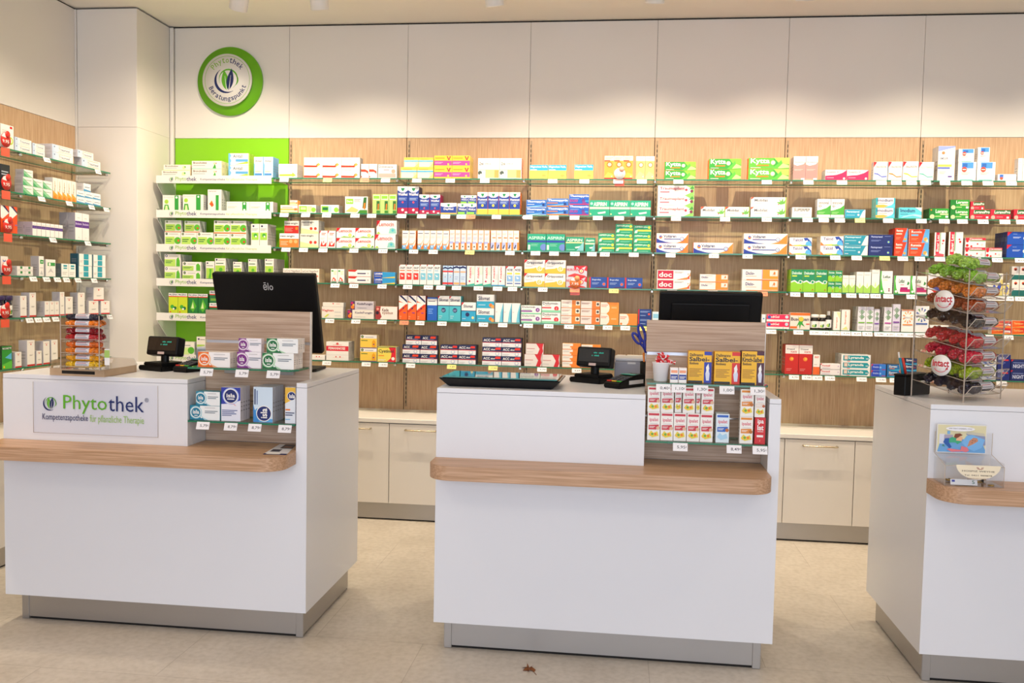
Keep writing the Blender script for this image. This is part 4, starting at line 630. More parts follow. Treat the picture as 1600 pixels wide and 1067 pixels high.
K('viol', SC, 'small white carton, violet stripe', '#f4f0ee', 'r 0 .52 1 .74 #4a2a7c;l .1 .8 .8 .88 1 a;r .1 .56 .9 .66 #6a4a9c', '#b8a8b8')
K('vio2', SC, 'tall white carton, violet stripe', '#f4f0ee', 'r 0 .46 1 .7 #5a2a8c;t Biochemie .08 .56 .92 .64 #d8c8f0;l .3 .8 .7 .86 1 a;c .5 .1 .05 a', '#a8a4ac')
K('swir', SC, 'white carton with blue swirl', '#f2f0ea', 'c .5 .8 .2 #2a6cc0;c .5 .86 .18 #f2f0ea;l .2 .45 .8 .6 2 a;r 0 0 1 .12 N', '#8a8c94')
K('medw', TC, 'small white carton, green patch', '#f2eee8', 'r .4 .45 .68 .95 #3a8a4c;l .1 .2 .9 .4 1 a', '#c8c4c4')
K('med2', SC, 'tall white carton, green patch', '#f2eee8', 'r .25 .62 .9 .82 #3a9a4c;c .6 .72 .1 W;l .2 .4 .8 .5 1 a;q .2 .1 .5 .3 .8 .08 a', '#a8a4a8')
K('med3', SC, 'white carton, green band above squiggle', '#f2eee8', 'r .2 .62 .95 .82 #3a9a4c;c .4 .72 .1 W;q .2 .2 .5 .5 .8 .2 .5 .3 a', '#c0bcbc')
K('thet', SC, 'low white teal-striped carton', '#f6f4f0', 'r .3 .6 .8 .9 #2a9cac;r .1 .7 .9 .76 W;l .15 .2 .8 .44 2 a', '#5a6a6c')
K('theb', TC, 'white carton, bright teal square', '#f6f4f0', 'r 0 0 .08 1 #1c5a6c;r .4 .08 .75 .98 #1ca0b4;r .35 .5 .8 .54 W;l .12 .3 .34 .5 2 a', '#1c4a5c')
K('thec', TC, 'upper white carton, teal square', '#f6f4f0', 'r 0 0 .08 1 #1c5a6c;r .4 .08 .75 .98 #1ca0b4;r .35 .5 .8 .54 W;l .12 .3 .34 .5 2 a', '#1c4a5c')
WL = 'r 0 0 1 .1 #cc1f24;c .5 .82 .07 #d84a3c;l .25 .88 .75 .94 1 #e0a090;l .3 .36 .75 .44 2 #9a9490'
WL2 = 'r 0 0 1 .07 #cc1f24;c .5 .84 .07 #d84a3c;l .25 .9 .75 .94 1 #e0a090;l .3 .4 .75 .46 2 #9a9490'
for k_, d_ in (('w1', 'tall white carton, red base'), ('w2', 'second tall white carton, red base'), ('w4', 'slim upright white carton, red base'), ('w6', 'large white carton, red base'), ('x1', 'tall boxed bottle, red base'), ('x3', 'wide-sided white carton, red base'), ('x4', 'narrow tall white carton, red base')):
    K(k_, SC, d_, '#f0ebe4', WL2, '#b8b4b8')
for k_, d_ in (('w3', 'short white carton, red base'), ('w5', 'medium white carton, red base'), ('w7', 'small square carton, red base'), ('w8', 'end white carton, red base'), ('w9', 'upper white carton, red base'), ('x0', 'smallest white carton, red base'), ('x2', 'short carton between tall ones')):
    K(k_, TC, d_, '#f0ebe4', WL, '#b8b4b8')
K('nico', TC, 'green carton with blue dart', '#2c9434', 'r 0 .84 1 .96 #1c5a2c;t NICORETTE .06 .86 .94 .94 W;q .3 .5 .95 .7 .95 .4 #5ab8dc;q 0 0 0 .2 1 .36 1 0 #5ac040;c .2 .1 .08 Y', '#143c1c')

# ================================================================ blocks of cartons
def carton_mesh(k, w, h, d):
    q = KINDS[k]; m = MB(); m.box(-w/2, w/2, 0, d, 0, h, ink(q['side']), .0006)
    base = ink(q['base']); m.poly([(-w/2+.0006, -.0001, .0006), (w/2-.0006, -.0001, .0006), (w/2-.0006, -.0001, h-.0006), (-w/2+.0006, -.0001, h-.0006)], base)
    top = ink(q['base'] if q['side'] in ('a', 'W', 'P') else q['side'])
    m.poly([(-w/2+.001, .001, h+.0001), (w/2-.001, .001, h+.0001), (w/2-.001, d-.001, h+.0001), (-w/2+.001, d-.001, h+.0001)], top)
    decor(m, q['dec'], w, h, -.0001)
    lc = ink('A') if q['side'] not in ('N', 'K') else ink('a')
    for s in (-1, 1):   # small print on the narrow sides
        x = s*(w/2+.0002)
        for j in range(3): m.poly([(x, d*.2, h*(.3+.12*j)), (x, d*.8, h*(.3+.12*j)), (x, d*.8, h*(.33+.12*j)), (x, d*.2, h*(.33+.12*j))], lc)
    return m.mesh(k.rstrip('0123456789')+'_carton' if 0 else 'carton')
YB, XL = -.238, -.2
BL = []; prev = {}
def B(row, x0, x1, yt, k, cols=1, lv=1, n=1, up=False, back=0, wall='B', sup=None):
    """a block of equal cartons: columns x levels x rows back, on a shelf or on the block before"""
    q = KINDS[k]; z0 = prev['under'] if up == 2 else (prev['top']+.0004 if up else SZ[row]+.0004)
    if wall == 'B':
        Y = YB+back; a, b_ = pinX(x0, z0, Y), pinX(x1, z0, Y); zt = atY((x0+x1)/2, yt, Y).z
    else:
        X = XL-back; a, b_ = pinY(x0, z0, X), pinY(x1, z0, X); zt = atX(x0+3, yt, X).z
    wd = (b_-a)/cols-.0018; h = (zt-z0)/lv-.0004; d = q['d']
    dmax = .218-back
    if d*n+.001*n > dmax: d = dmax/n-.001
    me = carton_mesh(k, wd, h, d)
    for c in range(cols):
        cx = a+(b_-a)*(c+.5)/cols
        nn = n if (wall == 'L' and 0) or (wall == 'B' and ((cx < 2.6 and c == cols-1) or (cx > 3.3 and c == 0))) else 1
        if wall == 'L' and c == 0: nn = n
        for l in range(lv):
            for j in range(nn):
                r = random.uniform(-.005, .005); jx = random.uniform(-.0003, .0003); off = j*(d+.001)
                z = z0+l*(h+.0004)
                if wall == 'B': o = link(q['name'], me, loc=(cx+jx, YB+back+off, z), rotz=r)
                else: o = link(q['name'], me, loc=(XL-back-off, cx+jx, z), rotz=math.pi/2+r)
                q['inst'].append((o, round(cx, 3), z, j, row, wall, l))
    prev['under'] = z0; prev['top'] = z0+lv*(h+.0004)-.0004; prev['x'] = (a, b_)
    BL.append((k, row, wall, a, b_))
def lay(s, wall='B'):
    row = 1
    for ln in s.strip().splitlines():
        a = ln.split()
        if not a: continue
        if a[0].startswith('@'): row = int(a[0][1:]); continue
        kw = {}; nums = []
        for t in a[4:]:
            if t == '^': kw['up'] = 1
            elif t == '^^': kw['up'] = 2
            elif t.startswith('~'): kw['back'] = float(t[1:])
            else: nums.append(int(t))
        c, l, n = (nums+[1, 1, 1][len(nums):])[:3]
        B(row, float(a[1]), float(a[2]), float(a[3]), a[0], c, l, n, wall=wall, **kw)
# kind x0 x1 y_top columns levels rows_back  (^ stands on the block before, ~ metres set back)
lay('''
@1
bron1 252.5 297 266.3 1 1 2
bron1 255.5 297 257.2 1 1 2 ^
bron2 299.5 346.5 251.3 1 2 3
antb 356.6 389.5 239.4 1 2 2
ants 396.5 427 245 2 1 5
doln 435.3 464.5 256 1 1 4
dolr 474.7 562.4 246 3 2 2
dolt 563.8 589.5 256 2 1 2
dobe 590.3 620 256.7 1 1 2
magb 626 676.8 261.2 2 1 1
magb 631 677 246 2 1 1 ^
magm 677.8 734 243 2 2 4
zink 746.3 815 247 2 1 2
mag 827 885 257.5 2 1 2
mag 897 926.8 257 1
vito 943.8 988.5 243.5 3
vitp 993 1022 244 2
kyt1 1037.6 1087 252.6 1 2 2
kyt2 1107 1157.8 247.8 1 2 4
kyt3 1168.5 1232.5 246.4 1 2 2
soml 1239 1277.3 244 2 1 2
somf 1289 1357 265 2 1 2
dul1 1364 1386.5 252.5
dul2 1387 1409.3 252.5
dul3 1409.8 1434.3 252
dul4 1434.8 1458.4 253
emse 1464 1490.8 228 1 1 2
doui 1496 1524.7 253
doup 1497 1522 232.5 1 1 1 ^
doui 1525.6 1554.6 253
doup 1527 1546 230 1 1 1 ^ ~.02
flat 1558.5 1588 272
wcol 1589.5 1612 247 3 1 1
@2
gelo 254 282 304.7 1 1 2
gelob 285.3 318 303.8 1 1 2
salv 324.3 346.3 296 1 1 4
sinw 353.8 427 315 2 1 2
sora 438 465.4 320.3
sora 452.8 465 312.7 1 1 1 ^ ~.02
karo1 466.3 493.8 320 1 1 4
karo2 501 529.5 320 1 1 4
karo3 538.8 574.8 306.8 1 1 2
karo4 581.8 620 303.4 3
wic1 620.5 654.2 291 2 1 2
wic2 654.6 687.6 303.7 2 1 2
wic3 688 713.3 316.9
wic4 715 744.6 317.7 2
wic4 719.7 744.6 305 2 1 1 ^
wic5 745.2 812.5 300 4 1 2
tho1 821.8 853.9 312 1 2 2
tho2 854.2 888 310 1 2
tho3 888.5 920 303.4 1 2 2
asp1 920.6 1016.7 313 3
trau 1026.6 1083.9 289.6 1 3
mob1 1094.6 1171 323 2
mob2 1172.4 1228 308 1 2
supe 1237 1268.4 323.7 1 1 3
inno 1276 1318.7 310.8 2 1 2
perb 1319.6 1352 327.2
imo1 1367.6 1398 309 1 2 4
imo2 1404 1440 324 1 1 3
lorg 1451 1482.8 325.5 1 1 4
lor1 1483.7 1514 312 1 2
lor2 1514.9 1579 327 2
lor2 1516 1538 315 1 1 1 ^ ~.03
lor2 1583.5 1612 327
@3
sin1 257 333.5 362.8 3 1
sin2 257.5 283.4 344 1 1 1 ^
sin2 288 312.5 345 1 1 3 ^^
sin3 334 385 344.6 2 2 3
sin4 392 418.4 349.7 2 1 6
neo1 436.5 467 364.6
neo2 444 467 345 1 1 1 ^
neo3 468.5 498 365 1 1 1
neo3 470 498 344 1 1 6 ^
nasr 499 524.5 360.4 2
lemo1 525.3 585 356 2 2
lemo2 585.5 618 366.3 1 1 3
lemo2 588 620 344.4 1 1 3 ^
spr1 628 649.5 360 2
spr1 652 701.6 360 5
spr2 702 765.2 359.4 7 1 2
spr3 766.2 810.8 360 5
asp2 823.5 882.5 365.5 2
asp3 883.4 912.5 370
asp4 913.8 929.8 371.4 1 1 2
asp5 934 960 364.5 1 2
asp5 960.7 988 350 1 3
asp5 988.8 1016.7 351.8 1 3
vol1 1024.8 1075 364.4 1 2 1
vol2 1083 1145.3 379 1 1 2
vol3 1161.3 1230 365 1 2 4
talc1 1232.6 1268 371 1 2
talc2 1281.2 1317.2 369 1 2 5
pan1 1317.6 1355.8 367.5 1 2
pan2 1356.2 1394.4 366.4 1 2
ren1 1396.6 1417 356.3 1 2 6
ren2 1419 1450.8 358 1 2 2
tarl 1458.8 1476.6 363 1 1 2
tarm 1481 1503.8 362 1 1 2
cane 1506.9 1539.3 371.4 1 2
cane 1539.8 1565.7 387
blue 1572 1603 362 1 2 9
@4
hed1 257 282.5 396.9 1 2 5
hed2 284.8 314.4 409 1 2 4
hed3 321.3 335 408
hed4 335.6 352.8 403.4 1 1 6
hed4 364 378 409 1 1 4
hed4 387.5 401.6 404.4 1 1 6
hed4 413.4 427.8 404 1 1 6
lacr 442 499 419.4 2 1 4
mint 516.4 538 420 2
rwh 543.9 579.3 421.6 1 2
blut 583.9 617.3 425 1 2
snu1 623.2 655.4 413.5 3
snu2 655.8 688 413.5 3
olyn1 691.3 707.7 414.8 2
olyn2 708.1 728 414.8 2
nas1 729 767 415.5 3
nas2 767.5 789.2 415.5 2
hys 789.9 815 416 2
grip 818.5 883.5 406 2 2
nuro 884.2 917 415 1 2 1
ibu 920.4 1003.8 433.3 3
docs 1025.9 1078.5 421.7 1 2
dic1 1092.8 1137.3 428.5 1 2
dic2 1158.6 1215.6 421 1 2
dulc1 1234.8 1292.3 421 3 1 4
dulc2 1292.8 1315.2 422.6 2 2
drop1 1315.5 1336 430 2
drop2 1337 1360.4 424.6 2 1 3
drop2 1360.8 1373.6 421
lef1 1374.3 1394 423
lef2 1396 1447.4 430.8 2
frei 1449 1472 421
uniz 1541 1566 427
unis 1566.5 1577 442
lash 1580 1604 437 2 1 2
lash 1580 1604 416 2 1 1 ^
@5
pros1 263.4 292.8 457.8 2
pros2 294 324.7 458.8 2
pros3 327 345 454 1 2
vagb 502.5 536.3 479
vagt 504 536.8 472.5 1 1 1 ^
kade 542 584 484
kadg 547 584 470.5 1 1 1 ^
kadc 586.5 620.7 478.8
dorn 622.9 664.8 461.6 3
silb 666.9 682.9 464.5
silt 683.6 719.7 462.4 2 1 2
silm 720.5 743.3 472.2
sill 744 772 460 1 2 2
bodi 773 812.6 473.4 3
dolv 813.8 845.6 477 1 2
dolx 846 875.6 470.7 1 2
ora3 876 906.2 468.7 1 3
oraB 906.6 937 470.3 1 3
orap 937.4 966.4 472.3 1 2
oraq 967.4 995.4 490.4
ibu2 996.5 1017.6 483 1 2
pale 1018.6 1031 487
pall 1189.5 1196 491
medi 1197 1233.2 491 1 2
busc 1233.8 1265.5 488.6
iber1 1301.5 1312.7 486.6
iber2 1313.7 1327.7 483.6
leaf1 1339 1364.4 479 2 1 4
leaf2 1364.8 1373.7 482.7
leaf3 1380.2 1393 479.7 1 1 3
leaf4 1393.4 1405.8 475
sun1 1407.5 1427.2 483.6 1 1 2
sun2 1427.6 1450.6 478
sun3 1452 1482 508
ther 1548.7 1580 501 1 2
ther 1580.4 1612 501 1 2
@6
bot2 283 304 534
bott 307 321 526
fem2 484 508 554.4
fem2 509.2 544.7 554.4 1 1 4
fema 509.3 544.7 534 1 1 4 ^
bryo 562.4 588.6 523.2 1 2 5
cyst 589.4 619 541.7 1 1 3
acc1 628.6 683.4 538.7 2 2
acc1 634 683 524 2 1 1 ^
acc2 687.6 743.3 539 2 2 2
acc3 753 814 528 2 3 2
ribb 818.9 874.5 553.7 2
ribb 821.2 849.4 536.6 1 1 1 ^
para 877.9 906.4 536.6 1 4
para 907.4 938 538.6 1 4
cita 963.5 977.3 555
turb 979.2 1005.8 555.3
doct 1225.7 1268.6 538.8 2 1 2
dosm 1269.4 1280.5 554.5
fenf 1281.4 1312.6 568 1 2
lyra 1313.3 1359.4 554 1 3 3
blip 1360.6 1384 569 1 2
zyr1 1385 1412 569.7 1 2 3
zyr2 1413.2 1432 560 1 3
flor 1531 1556 554 1 2
lior 1557 1577.6 554 1 2
hogg 1578.2 1612 562 1 2
''')
# left wall: x columns and y_top read at the left end of each block
lay('''
@1
appl 1 21.8 193
tra1 22.8 49.5 214 1 2
tra2 51 70 223.5 1 2
tra3 81.4 114.6 225 1 2 2
tra4 127.5 157 247
tra5 121 146 234 1 1 1 ^
@2
blak 1 16 256
nerv 36 82 276 3 2
nerv 37 51.7 264.5 1 1 1 ^
orat 82.6 119 277.5 5
bluw 119.8 157.4 297 3 2
bluw 130.5 142 286.5 1 1 1 ^
@3
orbl 1 27.4 320.5 2
viol 50.6 98.3 346.5 7 1 3
vio2 117.4 139.5 332 2 1 2
@4
swir 1 12.8 400
medw 26.5 51.7 415.5 2 2
med2 60.7 69 400
med3 71.5 87 405 1
thet 95.6 118.5 411.5 2
theb 121.5 165 415 2
thec 121.8 165 396 2 1 1 ^
@5
w1 31.5 42 462
w2 46 56.7 457
w3 69.7 92.7 470.6 3
w4 93.6 101 456
w5 102.3 114 463.5
w6 121.5 132.7 457
w7 138.5 154 470
w8 157.6 171.5 470
w9 146 162.4 449 1 1 1 ^
@6
nico 3 19 541
x0 23.6 34 550
x1 42.3 54.7 531.5
x2 56.9 65.7 548
x3 67.5 78 533
x4 80 90.6 531
''', 'L')
# labels: look, shelf, then place among its likes
def write_labels(KD):
    for k, q in KD.items():
        L = q['inst']
        if not L: continue
        for key in sorted({(i[4], i[5]) for i in L}):
            S = [i for i in L if (i[4], i[5]) == key]; row, wall = key
            sh = SHELF.get(row, row) if isinstance(row, int) else row
            ph = (('on ' if wall == 'B' else 'left wall ')+sh) if isinstance(row, int) else row
            stacks = []
            for i in sorted(S, key=lambda i: i[1]):
                if stacks and abs(stacks[-1][0][1]-i[1]) < .012: stacks[-1].append(i)
                else: stacks.append([i])
            for ci, st in enumerate(stacks):
                cols_ = {}
                zs = sorted({round(i[2], 3) for i in st})
                for i in st:
                    lv = zs.index(round(i[2], 3)); nl = len(zs)
                    js = sorted({t[3] for t in st if round(t[2], 3) == round(i[2], 3)})
                    lab = q['desc']+' '+ph
                    p = [order(ci, len(stacks))]
                    if nl == 2: p.append(('bottom', 'top')[lv])
                    elif nl == 3: p.append(('bottom', 'middle', 'top')[lv])
                    elif nl > 3: p.append(('bottom', 'second up', 'third up', 'top')[lv])
                    if len(js) > 1: p.append('front' if i[3] == 0 else NTH[i[3]]+' behind')
                    p = [t for t in p if t]
                    if p: lab += ', '+' '.join(p)
                    tag(i[0], lab, q.get('cat', 'medicine box'), q['desc']+' group' if len(S) > 1 else None)
                    LABELS.setdefault(lab, []).append(i[0].name)
                    if len(S) > 1: i[0]['group'] = 'cartons: '+q['desc']+' '+ph
write_labels(KINDS)

# ================================================================ price tags on the shelf edges
PR = ['9,79', '12,45', '7,49', '5,98', '14,95', '8,69', '10,20', '17,95', '6,35', '11,99', '4,79', '13,90']
def tag_mesh(price, colr, w=.058, h=.027, ang=.35):
    m = MB(); R = Matrix.Rotation(-ang, 4, 'X')
    m.box(-w/2, w/2, -.0012, 0, -h, 0, colr, mtx=R); m.box(-w/2, w/2, -.0016, .001, -.0015, .0015, ACRYL, mtx=R)
    put_text(m, price, lambda u, v: R @ Vector((-w*.22+u*w*.56, -.0014, -h*.74+v*h*.42)), INK)
    put_text(m, '€', lambda u, v: R @ Vector((w*.37+u*w*.07, -.0014, -h*.6+v*h*.26)), INK)
    return m.mesh('price_tag')
TM = {}
def price_tag(loc, rotz, price, c='w', w=.058, h=.027, yaw=0):
    key = (price, c, w, h)
    if key not in TM: TM[key] = tag_mesh(price, {'w': TAGW, 'y': TAGY, 'o': TAGO}[c], w, h)
    return link('price_tag', TM[key], loc=loc, rotz=rotz)
tags = {1: '444 511.8y 569.7o 602.4 651.3 703.6 757.6 863.5 913 966 1002.8 1060 1198 1263 1315.4 1377 1400.6 1424 1446 1476.6 1510.4 1543.7 1580',
 2: '444 477.6 510.5 554.9 580.7 627.7 659 696 720.8 735.6o 775.7 824.7 865.7 897.7 934 967.2 1000.6 1056.3 1132.8 1198 1261.7 1287 1312 1343.6y 1387.8 1439.5 1475.3 1503.7 1536 1570 1596',
 3: '446.9 474.2 504.7 553 598.4 646.3 677 734y 796.8 836.7 865.7 898.2 924.7 945 990.2 1047.7 1115.4 1168 1251 1305 1338.3 1382.2y 1410.4 1437 1468.2 1495 1524.7 1558.2 1594',
 4: '523.6 553 597 637 669.4 688.8 713.4 747.5 777.5 800.7 848 898o 959y 1050 1113.6 1191.6o 1242.5 1264 1284.8 1306.4 1330 1350 1367.8 1388 1424.3 1543 1559.5 1575.6 1594',
 5: '515.2 556 597 631.4o 656 690.6 727.6 755.4 785.5 825.3 857.2 889 921.2 949.3 976.9 1003.8y 1205 1247.4 1272.6 1288.3 1304.5 1321.2 1338 1355.2 1373.7 1389 1405.4 1421.5 1438.4 1472.6 1544.4 1575',
 6: '510.6 572.2 598.7 641.5 705.7y 770.3y 846.8 901 1240.5 1260.6 1277 1296.6 1346.2 1376.3 1398 1564.9'}
ltags = {1: '73 153', 2: '64.6 108 142.8 166', 3: '82.5 137', 4: '51.7 72.4 89.3 103.5 121.5 147', 5: '46 59.6 72.4 86.6 171'}
cw = {'w': 'white', 'y': 'yellow', 'o': 'orange'}
def do_tags(tg, wall):
    L = []
    for row, s in tg.items():
        last = None
        for j, t in enumerate(s.split()):
            c = 'w'
            if t[-1] in 'yo': c = t[-1]; t = t[:-1]
            z = SZ[row]-.004
            if wall == 'B': p = pinX(float(t), z-.012, -.262); 
            else: p = pinY(float(t), z-.012, -.178)
            if last is not None and p-last < .0535: p = last+.0535
            last = p
            o = price_tag((p, -.2585 if row > 6 or wall != 'B' or p > .80 else -.266, z) if wall == 'B' else (-.1815, p, z), 0 if wall == 'B' else math.pi/2, PR[(j*5+row*3) % 12], c)
            bl = [b_ for b_ in BL if b_[1] == row and b_[2] == wall]
            k = min(bl, key=lambda b_: abs((b_[3]+b_[4])/2-p)-(b_[4]-b_[3])*.5)
            L.append([o, cw[c], k[0], row, p])
    byk = {}
    for t in L: byk.setdefault((t[2], t[3]), []).append(t)
    for (k, row), S in byk.items():
        for i, t in enumerate(sorted(S, key=lambda t: t[4])):
            lab = f'{t[1]} price tag under {KINDS[k]["desc"]}'
            q_ = order(i, len(S))
            if q_: lab += ', '+q_
            if len({i_[4] for i_ in KINDS[k]['inst']}) > 1: lab += f' {SHELF[row]}'
            tag(t[0], lab, 'price tag', f'price tags on the {"left wall " if wall == "L" else ""}{SHELF[row]}'); LABELS.setdefault(lab, []).append(t[0].name)
do_tags(tags, 'B'); do_tags(ltags, 'L')
# ================================================================ small printed and round goods on the wall shelves
def bottle(loc, r, h, label, body, cap, cat='medicine bottle', name='medicine_bottle', lab='W', neck=.45, wall=0):
    t = empty(name, loc, wall)
    hb = h*(.78 if neck < .6 else .8)
    MB().lathe([(r*.9, 0), (r, h*.02), (r, hb*.78), (r*.85, hb*.88), (r*neck, hb*.97), (r*neck, hb)], mat('glass_'+body.strip('#'), body, .12, coat=.5), 20).build('bottle_body', t)
    m = MB(); b = bmesh.new(); n = 20
    vs = [[b.verts.new((r*1.012*math.cos(2*math.pi*k/n), r*1.012*math.sin(2*math.pi*k/n), z)) for k in range(n)] for z in (h*.12, hb*.7)]
    for k in range(n): b.faces.new((vs[0][k], vs[0][(k+1) % n], vs[1][(k+1) % n], vs[1][k]))
    m.merge(b, ink(lab), smooth=True)
    f = lambda u, v, yy: (r*1.02*math.sin((u-.5)*1.8), -r*1.02*math.cos((u-.5)*1.8)+(yy), h*.12+v*(hb*.7-h*.12))
    decor(m, 'l .1 .7 .9 .9 1 A;c .3 .3 .2 g;q .4 .1 .5 .6 .7 .5 .6 .1 D;r .1 .0 .9 .06 A', 1, 1, 0, fn=f)
    m.build('paper_label', t)
    MB().lathe([(r*neck*1.15, hb-.001), (r*neck*1.2, hb+.002), (r*neck*1.2, h-.002), (r*neck*1.05, h)], mat('cap_'+cap.strip('#'), cap, .4), 20).build('cap', t)
    return tag(t, label, cat)
def wb(x, z, Y): return pinX(x, z, Y)
for x, yt, rr, nm in ((1272, 491, .0255, 'black squat bottle with white cap beside palm-cross carton'), (1284, 491.5, .021, 'black squat bottle between squat one and slim bottle'), (1293.7, 486, .0185, 'slim black dropper bottle with tall white cap')):
    z = SZ[5]+.0004; X = pinX(x, z, -.21); h = atY(x, yt, -.21).z-z
    bottle((X, -.212, z), rr, h, nm, '#17120f', '#e8e4dc', neck=.8 if rr > .02 else .42)
for j, (x, r_) in enumerate(((2, .028), (14, .028))):
    z = SZ[5]+.0004; Y = pinY(x, z, -.21)
    bottle((-.225, Y, z), r_, .118, ('dark violet vitamin jar at left picture edge', 'dark violet vitamin jar beside first white carton')[j], '#1c1430', '#2c1c4c', 'jar', 'vitamin_jar', neck=.9, wall=math.pi/2)
# round price wobblers
def wobbler(loc, rotz, s, cols, label, txt):
    t = empty('price_wobbler', loc, rotz); m = MB()
    m.box(-.03*s, .03*s, -.002, 0, -.045*s, -.004*s, mat('clear_orange', cols[1], .3))
    m.build('price_slip', t)
    m = MB(); m.cyl((0, -.004, .035*s), .036*s, .0016, ink(cols[0]), n=32, axis='Y'); m.cyl((.012*s, -.006, .063*s), .0175*s, .0016, ink(cols[2]), n=24, axis='Y')
    m.poly([(-.03*s, -.0052, .05*s), (-.022*s, -.0052, .064*s), (0, -.0052, .071*s), (.02*s, -.0052, .064*s), (.02*s, -.0052, .052*s), (0, -.0052, .046*s)], ink(cols[3]))
    put_text(m, txt, lambda u, v: (-.024*s+u*.046*s, -.0056, .018*s+v*.018*s), ink(cols[4]))
    m.poly([(-.012*s, -.0035, 0), (.012*s, -.0035, 0), (.008*s, -.0035, .01*s), (-.008*s, -.0035, .01*s)], ink(cols[0]))
    m.build('round_card', t); return tag(t, label, 'price wobbler')
for i, (x, row) in enumerate(((8, 1), (9, 2), (12, 3), (10, 4), (7.5, 5))):
    wobbler((-.180, pinY(x, SZ[row], -.18), SZ[row]), math.pi/2, 1.05, ('#d8281e', '#e85a42', '#d8281e', 'W', 'W'), f'red round price wobbler on left wall {SHELF[row]}', '9,95')
wobbler((pinX(968, 2.12, -.262), -.260, 2.126), 0, .95, ('W', '#f2e6dc', '#f2b098', 'W', '#f0c8b0'), 'white round price wobbler before tall orange cartons', '8,98')
wobbler((pinX(898.5, 1.46, -.262), -.260, 1.461), 0, .95, ('#f07a3c', '#f09a78', '#f2a06a', 'W', 'W'), 'orange round price wobbler before red star cartons', '7,95')

# ================================================================ the three counters
ZT, YFc, YBk = 1.053, -2.331, -1.631
def rounded(x0, x1, y0, y1, rl, rr):
    P_ = []
    if rl: P_ += [(x0+rl-rl*math.sin(a), y0+rl-rl*math.cos(a)) for a in [math.pi/2*(1-k/10) for k in range(11)]]
    else: P_ += [(x0, y0)]
    if rr: P_ += [(x1-rr+rr*math.sin(a), y0+rr-rr*math.cos(a)) for a in [math.pi/2*k/10 for k in range(11)]]
    else: P_ += [(x1, y0)]
    return P_+[(x1, y1), (x0, y1)]
def counter(x0, x1, xs, xp, label, rl=.09, which=0):
    t = empty('sales_counter', ((x0+x1)/2, -1.98, 0)); o = Vector((-(x0+x1)/2, 1.98, 0)); T = Matrix.Translation(o)
    def part(name, fn):
        m = MB(); fn(m); p = m.build(name, t); p.location = o; return p
    def body(m):
        zt = ZT-.0195; pts = [(x0, .125), (x1, .125), (x1, zt), (xp, zt), (xp, .7285), (xs, .7285), (xs, zt), (x0, zt)]
        bb = bmesh.new(); f = bb.faces.new([bb.verts.new((x, YFc, z)) for x, z in pts]); r_ = bmesh.ops.extrude_face_region(bb, geom=[f])
        bmesh.ops.translate(bb, verts=[g for g in r_['geom'] if isinstance(g, bmesh.types.BMVert)], vec=(0, YBk-YFc, 0)); bmesh.ops.recalc_face_normals(bb, faces=bb.faces[:]); m.merge(bb, CTR)
        m.box(xs-.004, xp+.004, -2.16, YBk+.001, .70, ZT-.019, CTR)
    part('cabinet_body', body)
    part('top', lambda m: (m.box(x0, xs, YFc, YBk, ZT-.0185, ZT, CTR, .0012), m.box(xs-.001, xp+.001, -2.158, YBk, ZT-.0185, ZT, CTR), m.box(xp, x1, YFc, YBk, ZT-.0185, ZT, CTR, .0012)))
    def pl(m):
        m.box(x0+.045, x1-.045, YFc+.062, YBk-.05, .012, .124, STEEL); m.box(x0+.05, x1-.05, YFc+.07, YBk-.055, 0, .014, GAP)
        for a in (x0+.032, x1-.062):
            m.box(a, a+.03, YFc+.058, YFc+.07, .002, .1245, STEEL, .001); m.box(a, a+.03, YBk-.052, YBk-.045, .002, .1245, STEEL, .001)
        for a in (x0+.031, x1-.045-.0): m.box(a, a+.014, YFc+.06, YBk-.047, .012, .1245, STEEL)
    part('plinth', pl)
    part('ledge', lambda m: m.prism(rounded(x0-.003, xp-.0005, -2.505, YFc-.0003, rl, .085), .728, .782, OAKH, bev=.0015))
    part('niche_floor', lambda m: m.box(xs+.0005, xp-.0005, YFc, -2.182, .729, .782, OAKH))
    def bd(m):
        zz = [.783, 1.204, 1.331]
        m.box(xs+.002, xp, -2.180, -2.161, .783, 1.194, ASH, .001); m.box(xs+.002, xp, -2.180, -2.161, 1.206, 1.331, ASH, .001)
        m.box(xs+.006, xp-.004, -2.176, -2.163, 1.19, 1.21, mat('slot_aluminium', '#c4c8d0', .35, .6)); m.box(xs+.004, xp, -2.1815, -2.179, .95, .956, CHROME)
        m.box(xp, xp+.0025, -2.180, -2.161, 1.0535, 1.331, WHITE)
    part('display_back_board', bd)
    return tag(t, label, 'counter')
counter(.481, 1.785, 1.286, 1.741, 'left white sales counter with green and blue lettering')
counter(2.308, 3.608, 3.110, 3.566, 'middle white sales counter with plain front')
counter(4.136, 5.44, 4.94, 5.40, 'right white sales counter cut by picture edge')
for (x0, x1, zu, zl, nm) in ((1.290, 1.738, 1.104, .889, 'left'), (3.114, 3.563, 1.100, .880, 'middle')):
    for z, lv in ((zu, 'upper'), (zl, 'lower')):
        m = MB(); a, b_ = (x0-.0, x1-.0); cut = .02 if (lv == 'upper') else 0
        m.prism([(a, -2.338), (b_-cut, -2.338), (b_, -2.30), (b_, -2.182), (a, -2.182)], z-.007, z, GLASS); ei = m.mi(GEDGE); m.bm.normal_update()
        for f in m.bm.faces:
            if abs(f.normal.z) < .5: f.material_index = ei
        tag(m.build('glass_display_shelf'), f'{lv} glass shelf on the display of {nm} counter', 'shelf', 'glass shelves on the counter displays')
        for k, px in enumerate((a+.09, b_-.12)):
            tag(MB().box(px, px+.06, -2.20, -2.182, z-.034, z-.0078, mat('clear_clip_grey', '#a8a6a4', .25), .001).build('shelf_clip'), f'grey clip under {lv} glass shelf, {nm} counter, '+('left one', 'right one')[k], 'clip', 'clips under the counter display shelves')
